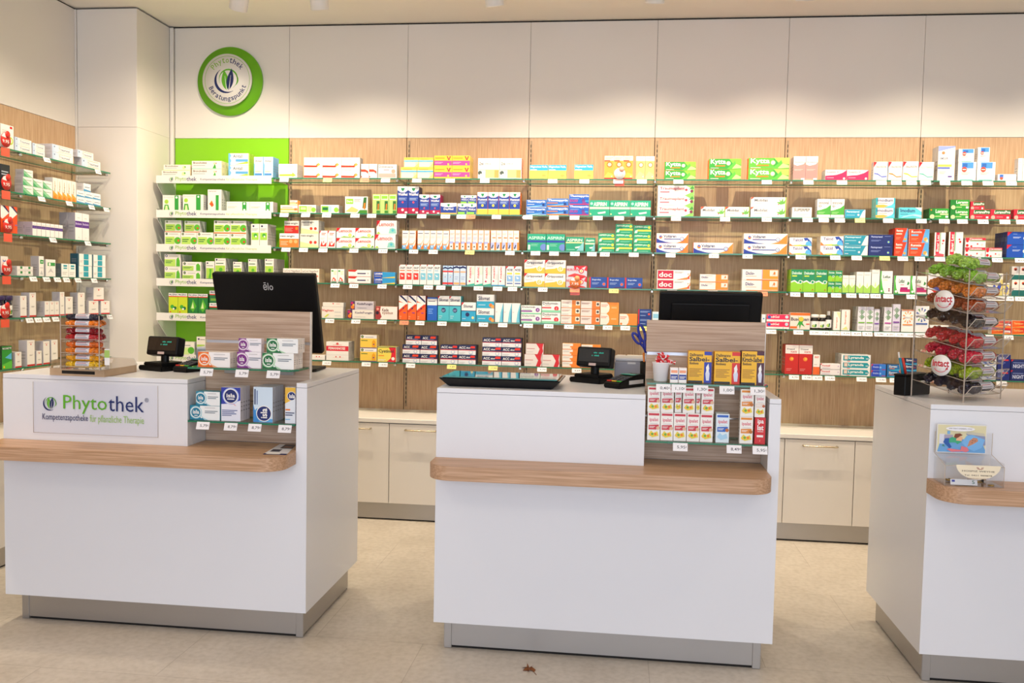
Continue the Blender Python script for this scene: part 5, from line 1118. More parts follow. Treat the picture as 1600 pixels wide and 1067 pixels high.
# clear sign panel with the lettering
t = empty('lettered_panel', (.889, YFc, .918)); m = MB()
m.box(-.272, .272, -.0035, -.0005, -.105, .105, clear('clear_sign_sheet', '#fdfdfe', .0)); m.tube([(-.272, -.003, -.105), (.272, -.003, -.105)], .0008, ACEDGE, 5); m.tube([(-.272, -.003, -.105), (-.272, -.003, .105)], .0008, ACEDGE, 5); m.tube([(.272, -.003, -.105), (.272, -.003, .105)], .0008, ACEDGE, 5); m.build('clear_sheet', t)
m = MB(); y = -.0036
F0 = atY(85, 630, YFc-.005)
def pxfn(x0, y0, x1, y1):
    a = atY(x0, y1, YFc-.005); b_ = atY(x1, y0, YFc-.005)
    return a.x-.889, b_.x-.889, a.z-.918, b_.z-.918
lx, rx, bz, tz = pxfn(66, 617, 90, 643); leaf_logo(m, (lx+rx)/2, (bz+tz)/2, .031, y)
def ptx(m, s, box, c, dy=-.0002):
    a, b_, c0, c1 = pxfn(*box); put_text(m, s, lambda u, v: (a+u*(b_-a), y+dy, c0+v*(c1-c0)), ink(c), .0)
ptx(m, 'Phyto', (98.5, 619.5, 166.5, 645.5), '#62b22a'); ptx(m, 'thek', (169, 620.5, 224.5, 642.5), '#1c2f6c'); ptx(m, '®', (225.5, 622, 232, 628.5), '#5a6484')
ptx(m, 'Kompetenzapotheke', (66, 648.5, 137, 658.3), '#1c2a64'); ptx(m, 'für pflanzliche Therapie', (140, 651.5, 224.5, 662.5), '#9cc86a')
m.build('lettering', t); tag(t, 'clear panel with green and blue lettering on left counter front', 'sign')

# ---------------------------------------------------------------- cartons on the counter displays
SZ.update({11: 1.104, 12: .889, 13: 1.100, 14: .880}); NEW0 = len(BL)
SHELF.update({11: 'upper display, left counter', 12: 'lower display, left counter', 13: 'upper display, middle counter', 14: 'lower display, middle counter'})
PC = 'pastille_carton'
def isl(c, c2): return 'q 0 0 .42 0 .3 .3 .34 1 0 1 %s;c .2 .52 .44 %s;c .2 .52 .38 W;c .2 .52 .33 %s;t isla .1 .42 .31 .7 W;r .15 .28 .26 .33 W;q .34 .4 .45 .16 .62 .02 .5 .02 .36 .3 %s;l .5 .5 .93 .72 2 #6a7884;l .5 .84 .85 .94 1 a;q .3 0 .42 .16 .5 0 %s' % (c, c2, c, c2, c)
K('isl1', PC, 'orange-ended throat pastille carton', '#f6f2f0', isl('#ee6a1e', '#f8b878'), '#ece4de', .025)
K('isl2', PC, 'purple-ended throat pastille carton', '#f2eef2', isl('#7a2a84', '#c8a0cc').replace('.93', '.99'), '#e8e0e6', .03)
K('isl3', PC, 'green-ended throat pastille carton', '#f2f4f2', isl('#14703c', '#a8d8a8'), '#ece6e2', .024)
K('isl4', PC, 'teal-ended throat pastille carton', '#eef2f2', isl('#1a7c9c', '#9cd0dc'), '#2a8aa0', .045)
K('isl5', PC, 'tall white and navy pastille carton', '#e6e8f4', 'q 0 .5 0 1 1 1 1 .62 .5 .52 #2a3aa4;c .5 .74 .42 #b8c8f0;c .5 .74 .37 W;c .5 .74 .33 #16296c;t isla .28 .7 .72 .82 W;r .32 .64 .68 .67 W;q .3 .54 .6 .52 .8 .44 .7 .5 R;l .05 .16 .85 .36 4 #3a4a8c', '#d8d4dc', .022)
K('isl6', PC, 'pale blue carton, sideways round mark', '#cfe2f2', 'q 0 0 1 0 1 .1 .5 .12 .2 .4 0 .3 #5aa8e0;c .55 .25 .4 W;c .55 .25 .36 #16296c;T isla .38 .12 .72 .4 W;r .06 .5 .12 .94 N;r .18 .5 .22 .9 #4a5a9c;q 0 0 .3 0 .1 .3 0 .5 #3a8ad0', '#b8bcc8', .022)
K('isl7', PC, 'yellow and white carton, navy disc', '#dfe6ee', 'q 0 .55 0 1 1 1 1 .7 #e8b83c;c .62 .76 .42 W;c .62 .76 .38 #16296c;t isla .4 .7 .95 .82 W;r .05 .36 .5 .4 O;l .05 .22 .9 .34 2 N;l .05 .1 .5 .16 1 b', '#c8ccd4', .03)
K('medb', PC, 'small white box, blue label', 'W', 'r .04 .22 .96 .56 #2a4498;r .1 .66 .9 .84 #f2a078;l .14 .3 .86 .48 2 W', '#f0e0d8', .04)
def sal(c, nm): return 'r .68 0 1 .66 %s;r .68 .88 1 1 %s;t Dallmanns .06 .84 .62 .93 #3a2408;t %s .04 .68 .9 .82 K;t Bonbons .06 .58 .44 .66 #3a2408;l .06 .2 .6 .48 6 #a87a1c;r .0 .0 .62 .07 K;q .78 .08 .74 .3 .84 .55 .92 .3 .9 .08 #d8dcf0;q .8 .3 .76 .5 .86 .62 .9 .45 W' % (c, c, nm)
K('sal1', PC, 'yellow sweets carton, blue stripe', '#f0b814', sal('#2038a8', 'Salbei-'), '#e8a810', .05)
K('sal2', PC, 'yellow sweets carton, red stripe', '#f0b814', sal('#d8281e', 'Salbei-'), '#e8a810', .05)
K('sal3', PC, 'yellow sweets carton, plum stripe', '#f0b814', sal('#4a142c', 'Kirsch-Salbei'), '#4a142c', .05)
def ipl(c, c2): return 'r .08 .88 .92 .96 %s;t ipalat .16 .64 .86 .8 #d87080;l .2 .58 .8 .62 1 a;q .1 .38 .1 .54 .9 .56 .9 .48 .7 .38 %s;l .16 .44 .6 .52 2 W;c .84 .44 .14 %s;q .1 .2 .3 .34 .5 .26 .8 .32 .9 .16 .4 .1 #e8d23c;c .4 .22 .1 #6aa83c;c .65 .22 .1 O;c .25 .18 .08 Y' % (c, c, c2)
K('ipa1', PC, 'white pastille carton, red tilted flag', '#f2f0ea', ipl('#c83040', '#e0b898'), '#e4dfd8', .03)
K('ipa5', PC, 'upper pastille carton, red tilted flag', '#f2f0ea', ipl('#c83040', '#e0b898'), '#e4dfd8', .03)
K('ipa2', PC, 'white pastille carton, blue flag', '#dcecf4', ipl('#2a62c0', '#b86a2c').replace('#e8d23c', '#a8d4f0').replace('#6aa83c', '#a8d4f0').replace('O;c .25', '#a8d4f0;c .25').replace('Y', '#a8d4f0'), '#d4e2ea', .03)
K('ipa3', PC, 'white pastille carton, caramel flag', '#f2f0ea', ipl('#e08a2c', '#b86a1c'), '#e4dfd8', .03)
K('ipa4', PC, 'white pastille carton, pale flag', '#f2f0ea', ipl('#e8d8cc', '#b85a2c').replace('r .08 .88 .92 .96 #e8d8cc', 'r .08 .9 .92 .98 #c83040'), '#e4dfd8', .03)
K('ipar', PC, 'all red pastille carton', '#cf1f28', 't ipa .24 .72 .82 .94 W;t lat .24 .52 .82 .72 W;r .25 .46 .8 .48 W;r .2 .26 .8 .34 W;l .46 .1 .56 .18 2 S', '#a8141c', .04)
YB = -2.322; B0 = B
def D(row, *a, **k):
    q = KINDS[a[3]]; n = a[6] if len(a) > 6 else 1
    if q['d']*n > .135-k.get('back', 0): q['d'] = (.135-k.get('back', 0))/n-.001
    B(row, *a, **k)
_n = B
D(11, 309, 359.6, 550, 'isl1', 1, 1, 3)
D(11, 370, 408.3, 549.6, 'isl2', 1, 1, 1, back=.008); D(11, 372.4, 408.5, 528.5, 'isl2', 1, 1, 1, up=True, back=.008)
D(11, 409.4, 459.3, 551.5, 'isl3', 1, 1, 4); D(11, 416, 466, 528.8, 'isl3', 1, 1, 3, up=True)
D(12, 296.5, 344, 633.6, 'isl4'); D(12, 305.7, 344, 611.5, 'isl4', 1, 1, 1, up=True)
D(12, 345.2, 376, 605, 'isl5', 1, 1, 4); D(12, 395.4, 426.3, 604.5, 'isl6', 1, 1, 5); D(12, 445, 462, 605, 'isl7')
D(13, 1046.5, 1073, 574.5, 'medb', 2); D(13, 1074, 1111.4, 548.5, 'sal1', back=.03); D(13, 1115, 1156, 549.5, 'sal2', back=.02); D(13, 1157, 1193, 548.5, 'sal3', back=.01)
D(14, 1010.5, 1113.5, 645, 'ipa1', 5); z14 = prev['top']
D(14, 1011, 1052.5, 604, 'ipa5', 2, 1, 1, up=True); prev['top'] = z14; D(14, 1066, 1086, 605, 'ipa5', 1, 1, 1, up=True); prev['top'] = z14; D(14, 1095, 1115.5, 606, 'ipa5', 1, 1, 1, up=True)
prev['top'] = z14; D(14, 1053.6, 1065, 603, 'ipa5', 1, 1, 1, up=True, back=.013); prev['top'] = z14; D(14, 1086.8, 1094.2, 604, 'ipa5', 1, 1, 1, up=True, back=.013)
D(14, 1117.5, 1139, 646.5, 'ipa2', 1, 1, 2); D(14, 1154.5, 1176, 608, 'ipa3', 1, 2)
D(14, 1178, 1191.5+4, 652, 'ipar'); D(14, 1178.5, 1195.5, 612, 'ipa4', 1, 1, 1, up=True)
KN = {k: KINDS[k] for k in ('isl1 isl2 isl3 isl4 isl5 isl6 isl7 medb sal1 sal2 sal3 ipa1 ipa2 ipa3 ipa4 ipa5 ipar'.split())}
def wl(KD):
    for k, q in KD.items():
        q['cat'] = 'pastille box'
    write_labels(KD)
wl(KN)
for row, ls, cn in ((11, '323.3:5,79:orange-ended_pastille_cartons 378.6:5,79:purple-ended_pastille_cartons 427.5:5,79:green-ended_pastille_cartons', 'left'),
                (12, '317.7:5,79:teal-ended_pastille_cartons 361:8,79:tall_navy_pastille_cartons 398.6:8,79:pale_blue_pastille_cartons 445.5:8,79:yellow_pastille_carton', 'left'),
                (13, '1036.6:0,40:white_paper_cup 1060.5:1,10:small_blue-label_boxes 1095:1,30:blue-striped_yellow_carton 1135.8:1,00:red-striped_yellow_carton 1184:1,30:plum-striped_yellow_carton', 'middle'),
                (14, '1063:5,95:red-flag_pastille_cartons 1147:8,49:blue-flag_pastille_carton 1187.5:5,95:all-red_pastille_carton', 'middle')):
    for s in ls.split():
        x, pr, ds = s.split(':'); z = SZ[row]-.0035
        o = price_tag((pinX(float(x), z, -2.345), -2.3425, z), 0, pr, 'w', .054, .031)
        tag(o, f'white price tag reading {pr} below {ds.replace("_", " ")}', 'price tag', f'price tags on the {cn} counter display')

# paper cup of red wrapped sweets
z = SZ[13]+.0004; cx = pinX(1032, z, -2.27)
m = MB(); m.lathe([(.023, 0), (.026, .001), (.0325, .069), (.0345, .071), (.0345, .0735), (.031, .073), (.0245, .006), (.001, .005)], mat('paper_cup_white', '#efedf0', .6), 32)
tag(m.build('paper_cup', loc=(cx, -2.27, z)), 'white paper cup filled with red sweets on middle counter display', 'cup')
cand = MB(); b = bmesh.new(); bmesh.ops.create_icosphere(b, subdivisions=2, radius=.0085)
for v in b.verts: v.co.x *= 1.5
cand.merge(b, ink('#d8202c'), smooth=True)
for s in (-1, 1):
    P_ = [(s*.0115, 0, 0)]+[(s*.021, .009*math.cos(a)*(.75+.25*(k % 2)), .009*math.sin(a)*(.75+.25*(k % 2))) for k, a in enumerate([i*math.pi/5 for i in range(10)])]
    for k in range(1, 11): cand.poly([P_[0], P_[k], P_[k % 10+1]], ink('#e0383e' if k % 5 else 'W'))
for k in range(3): cand.box(-.004+k*.005, -.003+k*.005, -.0084, .0084, -.0084, .0084, ink('W'), mtx=Matrix.Rotation(.5, 4, 'Z'))
cand = cand.mesh('wrapped_sweet')
sp = [(-.012, .012, .066, 0), (.012, -.010, .066, 1), (.004, .016, .070, 2), (-.014, -.012, .067, 2.6), (0, 0, .078, .6), (.020, .006, .080, 1.9), (-.010, 0, .086, 3), (.032, -.008, .076, .3), (.008, -.004, .094, 1.2)]
for i, (x, y, zz, a) in enumerate(sp):
    o = link('wrapped_sweet', cand, loc=(cx+x, -2.27+y, z+zz)); o.rotation_euler = (a*.7, a*.5, a)
    tag(o, 'red and white wrapped sweet heaped in the white paper cup', 'sweet', 'wrapped sweets in the paper cup')
# flyer on the left ledge
m = MB(); c = [atZ(x, y, .7822) for x, y in ((410, 710), (447, 711), (463, 695), (437, 694))]
m.poly([(p.x, p.y, .7824) for p in c], ink('#e2e2e8')); bl = lambda u, v, k: tuple((c[0]*(1-u)*(1-v)+c[1]*u*(1-v)+c[2]*u*v+c[3]*(1-u)*v)[:2])+(.7824+.0002*k,)
for (u0, v0, u1, v1, cc, k) in ((0, 0, 1, .12, 'N', 1), (.1, .28, .55, .5, '#2a2e44', 1), (.35, .6, 1, 1, '#2c2a30', 1), (.5, .68, .9, .8, '#8a5a44', 2), (.1, .05, .7, .2, 'W', 2)):
    m.poly([bl(u0, v0, k), bl(u1, v0, k), bl(u1, v1, k), bl(u0, v1, k)], ink(cc))
tag(m.build('flyer'), 'small navy and white flyer lying on left counter ledge', 'flyer')

# ---------------------------------------------------------------- screens, displays, terminals
def screen(loc, rotz, tilt, w, h, label, kind):
    t = empty('till_screen', loc, rotz); fw = 1.6 if kind == 1 else 1
    b = MB(); b.box(-w/2, w/2, -.02, .014, 0, h, BLACK, .007, 3)
    if kind == 1:
        put_text(b, 'ēlo', lambda u, v: (-.004+u*.046, -.0206, h*.80+v*.036), mat('silver_print', '#b8b8b8', .4))
    else:
        for (a, d_, e) in ((.38, .020, .5), (.34, .024, .4)):
            b.box(-w*a, w*a, -.02-(.024-d_) - .006, -.019, h*.12, h*(.86 if a > .35 else .76), BLACK, .004, 2)
        b.box(-w*.27, -w*.13, -.0272, -.0262, h*.715, h*.75, ink('a')); b.cyl((-w*.2, -.0265, h*.68), .008, .001, ink('#2a5a9c'), axis='Y', n=16)
    p = b.build('housing', t, (0, 0, .085)); p.rotation_euler = (tilt, 0, 0)
    s_ = MB(); s_.box(-w/2+.012, w/2-.012, .0142, .0152, .015, h-.015, GLOSSK); g = s_.build('glass_screen', p)
    MB().prism([(-.12*fw, -.13), (.12*fw, -.13), (.14*fw, -.06), (.13*fw, .12), (-.13*fw, .12), (-.14*fw, -.06)], .0004, .013, BLACK, bev=.003).build('foot', t)
    b = MB(); b.box(-.05, .05, -.04, .01, .012, .2, BLACK, .006, 2, Matrix.Rotation(-.12, 4, 'X') if 0 else None); b.build('neck', t)
    return tag(t, label, 'monitor')
s1 = screen((1.433, -1.80, ZT), 0, .32, .475, .375, 'large black till screen rising behind left counter display', 1)
s2 = screen((3.383, -1.80, ZT), 0, .30, .425, .325, 'black till screen rising behind middle counter display', 2)
def cust_display(loc, rz, rh, label, lit):
    t = empty('customer_display', loc, rz)
    b = MB(); b.prism([(-.078, -.080), (.078, -.080), (.078, .055), (.045, .08), (-.045, .08), (-.078, .055)], .0004, .022, BLACK, bev=.004)
    b.prism([(-.064, -.064), (.064, -.064), (.064, .045), (.036, .068), (-.036, .068), (-.064, .045)], .020, .036, BLACK, bev=.004); b.build('base', t)
    MB().prism([(.019*math.cos(a*math.pi/8)*1.0, .016*math.sin(a*math.pi/8)) for a in range(16)], .034, .078, BLACK).build('stem', t)
    h = MB(); h.box(-.077, .077, -.03, .028, 0, .084, BLACK, .008, 3)
    h.box(-.062, .062, .02, .045, .012, .07, BLACK, .008, 2)
    hd = h.build('head', t, (0, 0, .062)); hd.rotation_euler = (-.22, 0, rh)
    s_ = MB(); s_.box(-.068, .068, -.0312, -.0302, .02, .076, GLOSSK); g = s_.build('display_window', hd)
    s_ = MB()
    for r_ in range(2):
        for k in range(9 if r_ == 0 else 7):
            if (k*3+r_) % 5 != 4: s_.box(.0+k*.0056-.008*r_, .0042+k*.0056-.008*r_, -.0316, -.0312, .056-.012*r_, .0605-.012*r_+.0015*(k % 2), mat('led_green', '#1c9a84', .5, emit=.35))
    s_.build('lit_digits', hd)
    s_ = MB(); s_.box(-.018, .014, -.0322, -.0302, .003, .014, ink('#c8b0a8')); s_.build('maker_badge', hd)
    return tag(t, label, 'customer display')
p1 = atZ(254, 577.5, ZT); p2 = atZ(929, 596.5, ZT)
cust_display((p1.x+.012, p1.y, ZT), -.42, .33, 'black customer display on a stem, left counter', 1)
cust_display((p2.x, p2.y, ZT), -.55, .22, 'black customer display on a stem, middle counter', 1)
def terminal(loc, rz, label):
    t = empty('card_terminal', loc, rz)
    b = MB(); prof = [(-.095, .0006), (.095, .0006), (.095, .05), (.03, .05), (-.085, .026), (-.095, .018)]
    bb = bmesh.new(); vs = [bb.verts.new((-.04, y, z)) for y, z in prof]; f = bb.faces.new(vs); r_ = bmesh.ops.extrude_face_region(bb, geom=[f])
    bmesh.ops.translate(bb, verts=[g for g in r_['geom'] if isinstance(g, bmesh.types.BMVert)], vec=(.08, 0, 0)); bmesh.ops.recalc_face_normals(bb, faces=bb.faces[:])
    bmesh.ops.bevel(bb, geom=bb.edges[:], offset=.004, segments=2, affect='EDGES'); b.merge(bb, BLACK); b.box(.0402, .041, -.03, .07, .014, .03, ink('#dcd8d4')); b.build('housing', t)
    sl = (.05-.026)/.115
    def key(x, y, w_, c, n='key'): zz = .026+(y+.085)*sl; MB().box(x-w_, x+w_, y-.005, y+.005, zz-.001, zz+.0035, ink(c), .001).build(n, t)
    for k, c in enumerate(('#d82a20', '#e8b82c', '#3aa83c')): key(-.024+k*.024, -.076, .010, c)
    for r_ in range(4):
        for k in range(3): key(-.024+k*.024, -.060+r_*.015, .009, '#4a4a50')
    s_ = MB(); s_.box(-.03, .03, .012, .05, .049, .0515, mat('lcd_green', '#4aa88c', .2)); s_.build('display_window', t)
    return tag(t, label, 'card terminal')
q = atZ(300, 579, ZT); terminal((q.x+.015, q.y-.005, ZT), -.25, 'black card terminal beside display, left counter')
q = atZ(972, 603.5, ZT); terminal((q.x+.012, q.y-.02, ZT), -.62, 'black card terminal beside display, middle counter')
def printer(loc, rz, label, sx=1):
    t = empty('receipt_printer', loc, rz); MB().box(-.072*sx, .072*sx, -.09, .09, .0004, .085, mat('printer_grey', '#8c8c96', .5), .006, 3).build('housing', t)
    MB().box(-.070*sx, .070*sx, -.086, .088, .085, .100, mat('printer_light_grey', '#c8c8cc', .5), .006, 3).build('lid', t)
    MB().box(-.015, .02, -.0912, -.090, .074, .082, ink('a')).build('maker_badge', t)
    return tag(t, label, 'printer')
q = atZ(300, 573, ZT); printer((1.13, -1.80, ZT), .1, 'grey receipt printer behind left counter card terminal', .55)
printer((3.06, -1.735, ZT), 0, 'grey receipt printer behind middle counter card terminal')
# touch panel lying on the middle counter
t = empty('flat_touch_panel', (2.547, -2.16, ZT), -.02)
b = MB(); lo = [(-.205, -.105), (.205, -.105), (.215, .09), (-.215, .09)]; hi = [(-.242, -.132), (.242, -.132), (.242, .132), (-.242, .132)]
bb = bmesh.new(); L_ = [bb.verts.new((x, y, .0006)) for x, y in lo]; H_ = [bb.verts.new((x, y, .036)) for x, y in hi]
bb.faces.new(L_[::-1]); bb.faces.new(H_)
for k in range(4): bb.faces.new((L_[k], L_[(k+1) % 4], H_[(k+1) % 4], H_[k]))
bmesh.ops.bevel(bb, geom=bb.edges[:], offset=.003, segments=2, affect='EDGES'); b.merge(bb, mat('glossy_black_shell', '#0a0c12', .2)); b.build('housing', t)
b = MB(); b.box(-.228, .228, -.119, .121, .0365, .0415, GLOSSK, .001); g = b.build('glass_screen', t)
b = MB(); b.box(-.226, .226, -.1205, -.1192, .0370, .0412, mat('teal_glass_edge', '#3a8a80', .2)); b.build('glass_edge', t)
tag(t, 'black glossy touch panel lying flat on middle counter', 'screen')
# pen holder with scissors
q = Vector((3.124, -1.99, ZT)); t = empty('pen_holder', q); b = MB(); b.lathe([(.026, .0005), (.028, .003), (.030, .100), (.0275, .100), (.0255, .006), (.001, .005)], BLACK, 24); b.build('holder', t); tag(t, 'black round pen holder beside middle counter display', 'pen holder')
t = empty('scissors', q+Vector((-.006, 0, .012)))
b = MB(); bl_ = mat('scissor_blue', '#1c2a9c', .35)
def loop(cx_, cz, rx_, rz_, a, r_):
    return [(cx_+rx_*math.cos(s)*math.cos(a)-rz_*math.sin(s)*math.sin(a), 0, cz+rx_*math.cos(s)*math.sin(a)+rz_*math.sin(s)*math.cos(a)) for s in [2*math.pi*k/20 for k in range(21)]]
b.tube(loop(-.020, .205, .0115, .036, .30, .005), .0058, bl_); b.tube([(.0, -.001, .125), (-.005, 0, .15), (-.010, 0, .172)], .007, bl_); b.build('handle', t)
b = MB(); b.tube(loop(-.041, .183, .010, .026, .62, .005), .0052, bl_); b.tube([(.002, .004, .125), (-.012, .004, .15), (-.026, .002, .163)], .006, bl_); b.build('handle', t)
b = MB(); b.poly([(-.001, -.001, .13), (.008, -.001, .13), (.006, -.001, .01), (.003, -.001, .004)], CHROME); b.poly([(-.004, .002, .13), (.006, .002, .13), (.001, .002, .006), (-.001, .002, .006)], CHROME); b.build('blade', t)
tag(t, 'scissors with blue handles standing in the pen holder', 'scissors')
for (dx, dy, c, h, lb) in ((.012, -.006, '#158a8c', .150, 'teal pen standing in middle counter pen holder'), (.002, .012, '#c81e3c', .128, 'crimson pen standing in middle counter pen holder'), (-.012, .010, '#e8801c', .126, 'orange pen standing in middle counter pen holder')):
    tag(MB().tube([(0, 0, 0), (dx*.7, dy*.7, h)], .0042, ink(c), 10).build('pen', loc=(q.x+dx*.6, q.y+dy*.6, ZT+.010)), lb, 'pen')

# ---------------------------------------------------------------- sweets in rolls
def crumple(m, c, r, mt, seed, sx=1, sub=3, lo=.74, am=.42):
    rnd = random.Random(seed); b = bmesh.new(); bmesh.ops.create_icosphere(b, subdivisions=sub, radius=1)
    ks = {}
    for v in b.verts:
        k = lo+rnd.random()*am; v.co = Vector((c[0]+v.co.x*r*sx*k, c[1]+v.co.y*r*k, c[2]+v.co.z*r*k))
    m.merge(b, mt)
def roll_parts(L, r, colr, seed, heavy):
    dk = '#%02x%02x%02x' % tuple(int(int(colr[i:i+2], 16)*.66) for i in (1, 3, 5))
    film = noisy('film_'+colr.strip('#'), dk, colr, 70, rough=.22, lo=.3, hi=.52, spec=.6)
    a = MB()
    if heavy:                     # crinkled film bunches up at the left end, smooth and labelled at the right
        a.cyl((L*.14, 0, 0), r*.96, L*.56, film, n=16, axis='X')
        for k in range(5): crumple(a, (-L*(.10+.085*k), (k % 2-.5)*.006, ((k*3) % 4-1.5)*.003), r*(1.04-.04*k), film, seed*11+k, 1.15)
        crumple(a, (L*.44, 0, 0), r*.85, film, seed*11+9, .7)
        l0, l1 = .0, .38
    else:
        a.cyl((0, 0, 0), r*.97, L*.62, film, n=16, axis='X')
        for s_ in (-1, 1):
            for k in range(3): crumple(a, (s_*L*(.30+.075*k), (k-1)*.002, 0), r*(1.0-.1*k), film, seed*11+k+(s_ > 0)*5, 1.1)
        l0, l1 = -.20, .20
    body = a.mesh('sweets_roll_film')
    l_ = MB(); b = bmesh.new(); n = 10; R_ = r*1.0
    ring_ = [[b.verts.new((x, -R_*math.cos(t_), R_*math.sin(t_))) for t_ in [math.radians(-20+100*k/n) for k in range(n+1)]] for x in (L*l0, L*l1)]
    for k in range(n): b.faces.new((ring_[0][k], ring_[1][k], ring_[1][k+1], ring_[0][k+1]))
    l_.merge(b, ink('#d8d6dc'), smooth=True)
    for k in range(3):
        th = math.radians(2+k*26); z0 = R_*math.sin(th); yy = -R_*math.cos(th)-.0006
        l_.box(L*(l0+.03), L*(l1-.05-.04*(k % 2)), yy-.0003, yy+.0008, z0-.0010, z0+.0010, ink('#b04a5a' if k == 1 else '#6a6a80'))
    return body, l_.mesh('roll_label')
def roll(loc, rz, L, r, colr, label, grp, seed, heavy=0, tilt=0):
    bd, lb = roll_parts(L, r, colr, seed, heavy); t = empty('sweets_roll', loc, rz)
    link('wrapper', bd, t); o = link('paper_label', lb, t); o['label'] = 'pale printed paper label'
    return tag(t, label, 'sweets roll', grp)

# rack of trays on the right counter
RB = Vector((4.281, -2.244, ZT)); RZ = math.radians(40); RW, RD, RH = .258, .212, .49
t = empty('acrylic_rack', RB, RZ)
sd = MB(); 
for x in (0, RW): 
    m = MB(); m.box(x-.0015, x+.0015, 0, RD, .0006, RH, ACRYL); 
    for (a, b_) in ((0, .003), (RD-.003, RD)): m.box(x-.0019, x+.0019, a, b_, .0006, RH, ACEDGE)
    m.build('side_panel', t)
TZ = [.024+k*.0625 for k in range(8)]; TZ = [.022, .080, .138, .196, .270, .332, .386, .440]
for z in TZ:
    m = MB(); e = .0012; W0, W1 = .003, RW-.003
    pr_ = [(RD-.004, z+.045), (.004, z), (-.028, z+.040)]
    for (a, b_) in zip(pr_, pr_[1:]):
        m.poly([(W0, a[0], a[1]), (W1, a[0], a[1]), (W1, b_[0], b_[1]), (W0, b_[0], b_[1])], ACRYL)
    for x in (W0, W1): m.tube([(x, RD-.004, z+.045), (x, .004, z), (x, -.028, z+.040)], .0016, ACEDGE, 6)
    m.tube([(W0, .004, z), (W1, .004, z)], .0014, ACEDGE, 6); m.tube([(W0, -.028, z+.040), (W1*.28, -.028, z+.040), (W1*.40, -.006, z+.012), (W1*.6, -.006, z+.012), (W1*.72, -.028, z+.040), (W1, -.028, z+.040)], .0016, ACEDGE, 6)
    m.build('tray', t)
for z in (.132, .376):
    m = MB(); m.cyl((-.0045, .092, z), .040, .002, ink('W'), n=40, axis='X')
    fnx = lambda u0, u1, z0, z1: (lambda u, v: (-.0060, .092+.5*(u1-u0)-(u)*(u1-u0), z+z0+v*(z1-z0)))
    put_text(m, 'intact', fnx(0, .066, -.005, .020), ink('#c8283a'), .026)
    pts = [(-.0062, .092-.026*math.cos(a), z-.005-.021*math.sin(a)) for a in [math.radians(20+k*14) for k in range(11)]]
    m.tube(pts, .0011, ink('#d8404c'), 5); m.poly([(-.0063, .092-.028, z-.003), (-.0063, .092-.018, z-.014), (-.0063, .092-.0285, z-.015)], ink('#c8283a'))
    o = m.build('round_badge', t); o['label'] = 'white round badge with red lettering'
tag(t, 'tall clear rack of sloping trays on the right counter', 'display rack')
rc = [('#1c0f26', 'dark plum'), ('#9cb41c', 'yellow green'), ('#d42a44', 'raspberry red'), ('#c8202c', 'cherry red'), ('#1a1016', 'almost black'), ('#a84a1c', 'cola brown'), ('#e8862c', 'orange'), ('#8cc03c', 'leaf green')]
Rm = Matrix.Translation(RB) @ Matrix.Rotation(RZ, 4, 'Z')
for i, z in enumerate(TZ):
    for k in range(4):
        yy = .022+k*.0475; zz = z+yy*.215+.0235; r_ = .0192
        p = Rm @ Vector((RW/2-.006+(k % 2)*.006, yy, zz+.0005))
        roll(p, RZ, .225, r_, rc[i][0], f'{rc[i][1]} sweets roll in rack, '+('front of tray', 'second from tray front', 'third from tray front', 'rear of tray')[k], f'{rc[i][1]} sweets rolls in the tall rack', i*5+k, 1)
# second layer at the top tray
for k in range(2):
    p = Rm @ Vector((RW/2-.01, .05+k*.05, TZ[7]+.046+.036+k*.012))
    roll(p, RZ+.08, .225, .019, '#a2cc52', 'pale green sweets roll lying on top of the rack, '+('front', 'rear')[k], 'pale green sweets rolls on the rack top', 90+k, 1)
# black box and pens behind the rack
A_ = Rm @ Vector((0, RD+.012, 0)); t = empty('black_storage_box', (A_.x, A_.y, ZT), RZ)
MB().box(-.022, .15, 0, .05, .0006, .078, BLACK, .003).build('box', t); MB().box(-.024, .152, -.002, .052, .078, .086, BLACK, .003).build('lid', t); tag(t, 'black box standing behind clear sweets rack', 'box')
for i, (dx, c, lb) in enumerate(((-.008, '#18809a', 'teal marker pen behind the sweets rack'), (.010, '#d83a28', 'red marker pen behind the sweets rack'), (0, '#e8e0d8', 'white pen behind the sweets rack'))):
    p = Rm @ Vector((dx-.004, RD+.03+.012*(i == 2), 0))
    tag(MB().tube([(0, 0, 0), (-.014, 0, .05+.022*(i == 2)+.012)], .0055 if i < 2 else .0035, ink(c), 10).build('pen', loc=(p.x, p.y, ZT+.0865)), lb, 'pen')

# dispenser with four bins on its board, left counter
t = empty('dispenser_stand', (.80, -2.12, ZT)); b = MB()
pol = [atZ(x, y, ZT) for x, y in ((78, 586), (163, 589.5), (213.5, 581), (208, 570), (120, 566), (82, 574))]
pp = [(p.x-.80, p.y+2.12) for p in pol]; tm = noisy('stand_beige_board', '#b89c7c', '#cbb193', 6, (1, 1, 1), .55)
b.prism(pp, .0006, .030, tm); d0 = Vector(pp[0]); d1 = Vector(pp[1]); n_ = (d1-d0).normalized(); nn = Vector((n_.y, -n_.x))
a0 = d0+n_*.055+nn*.0006; a1 = d0+n_*.205+nn*.0006; b.poly([(a0.x, a0.y, .009), (a1.x, a1.y, .009), (a1.x, a1.y, .022), (a0.x, a0.y, .022)], GAP); b.build('board', t)
b = MB(); pr2 = [(x*1.03, y*1.03) for x, y in pp]; b.prism(pr2, .0302, .0325, ACRYL); b.build('clear_plate', t); tag(t, 'beige board stand under clear dispenser on left counter', 'stand')
f0 = atZ(95, 577, ZT+.034); f1 = atZ(151, 579.5, ZT+.034); dv = (f1-f0); dv.z = 0; DW = dv.length; da = math.atan2(dv.y, dv.x)
da = 0.0; zt_ = atY(100, 492, f0.y).z-(ZT+.034)
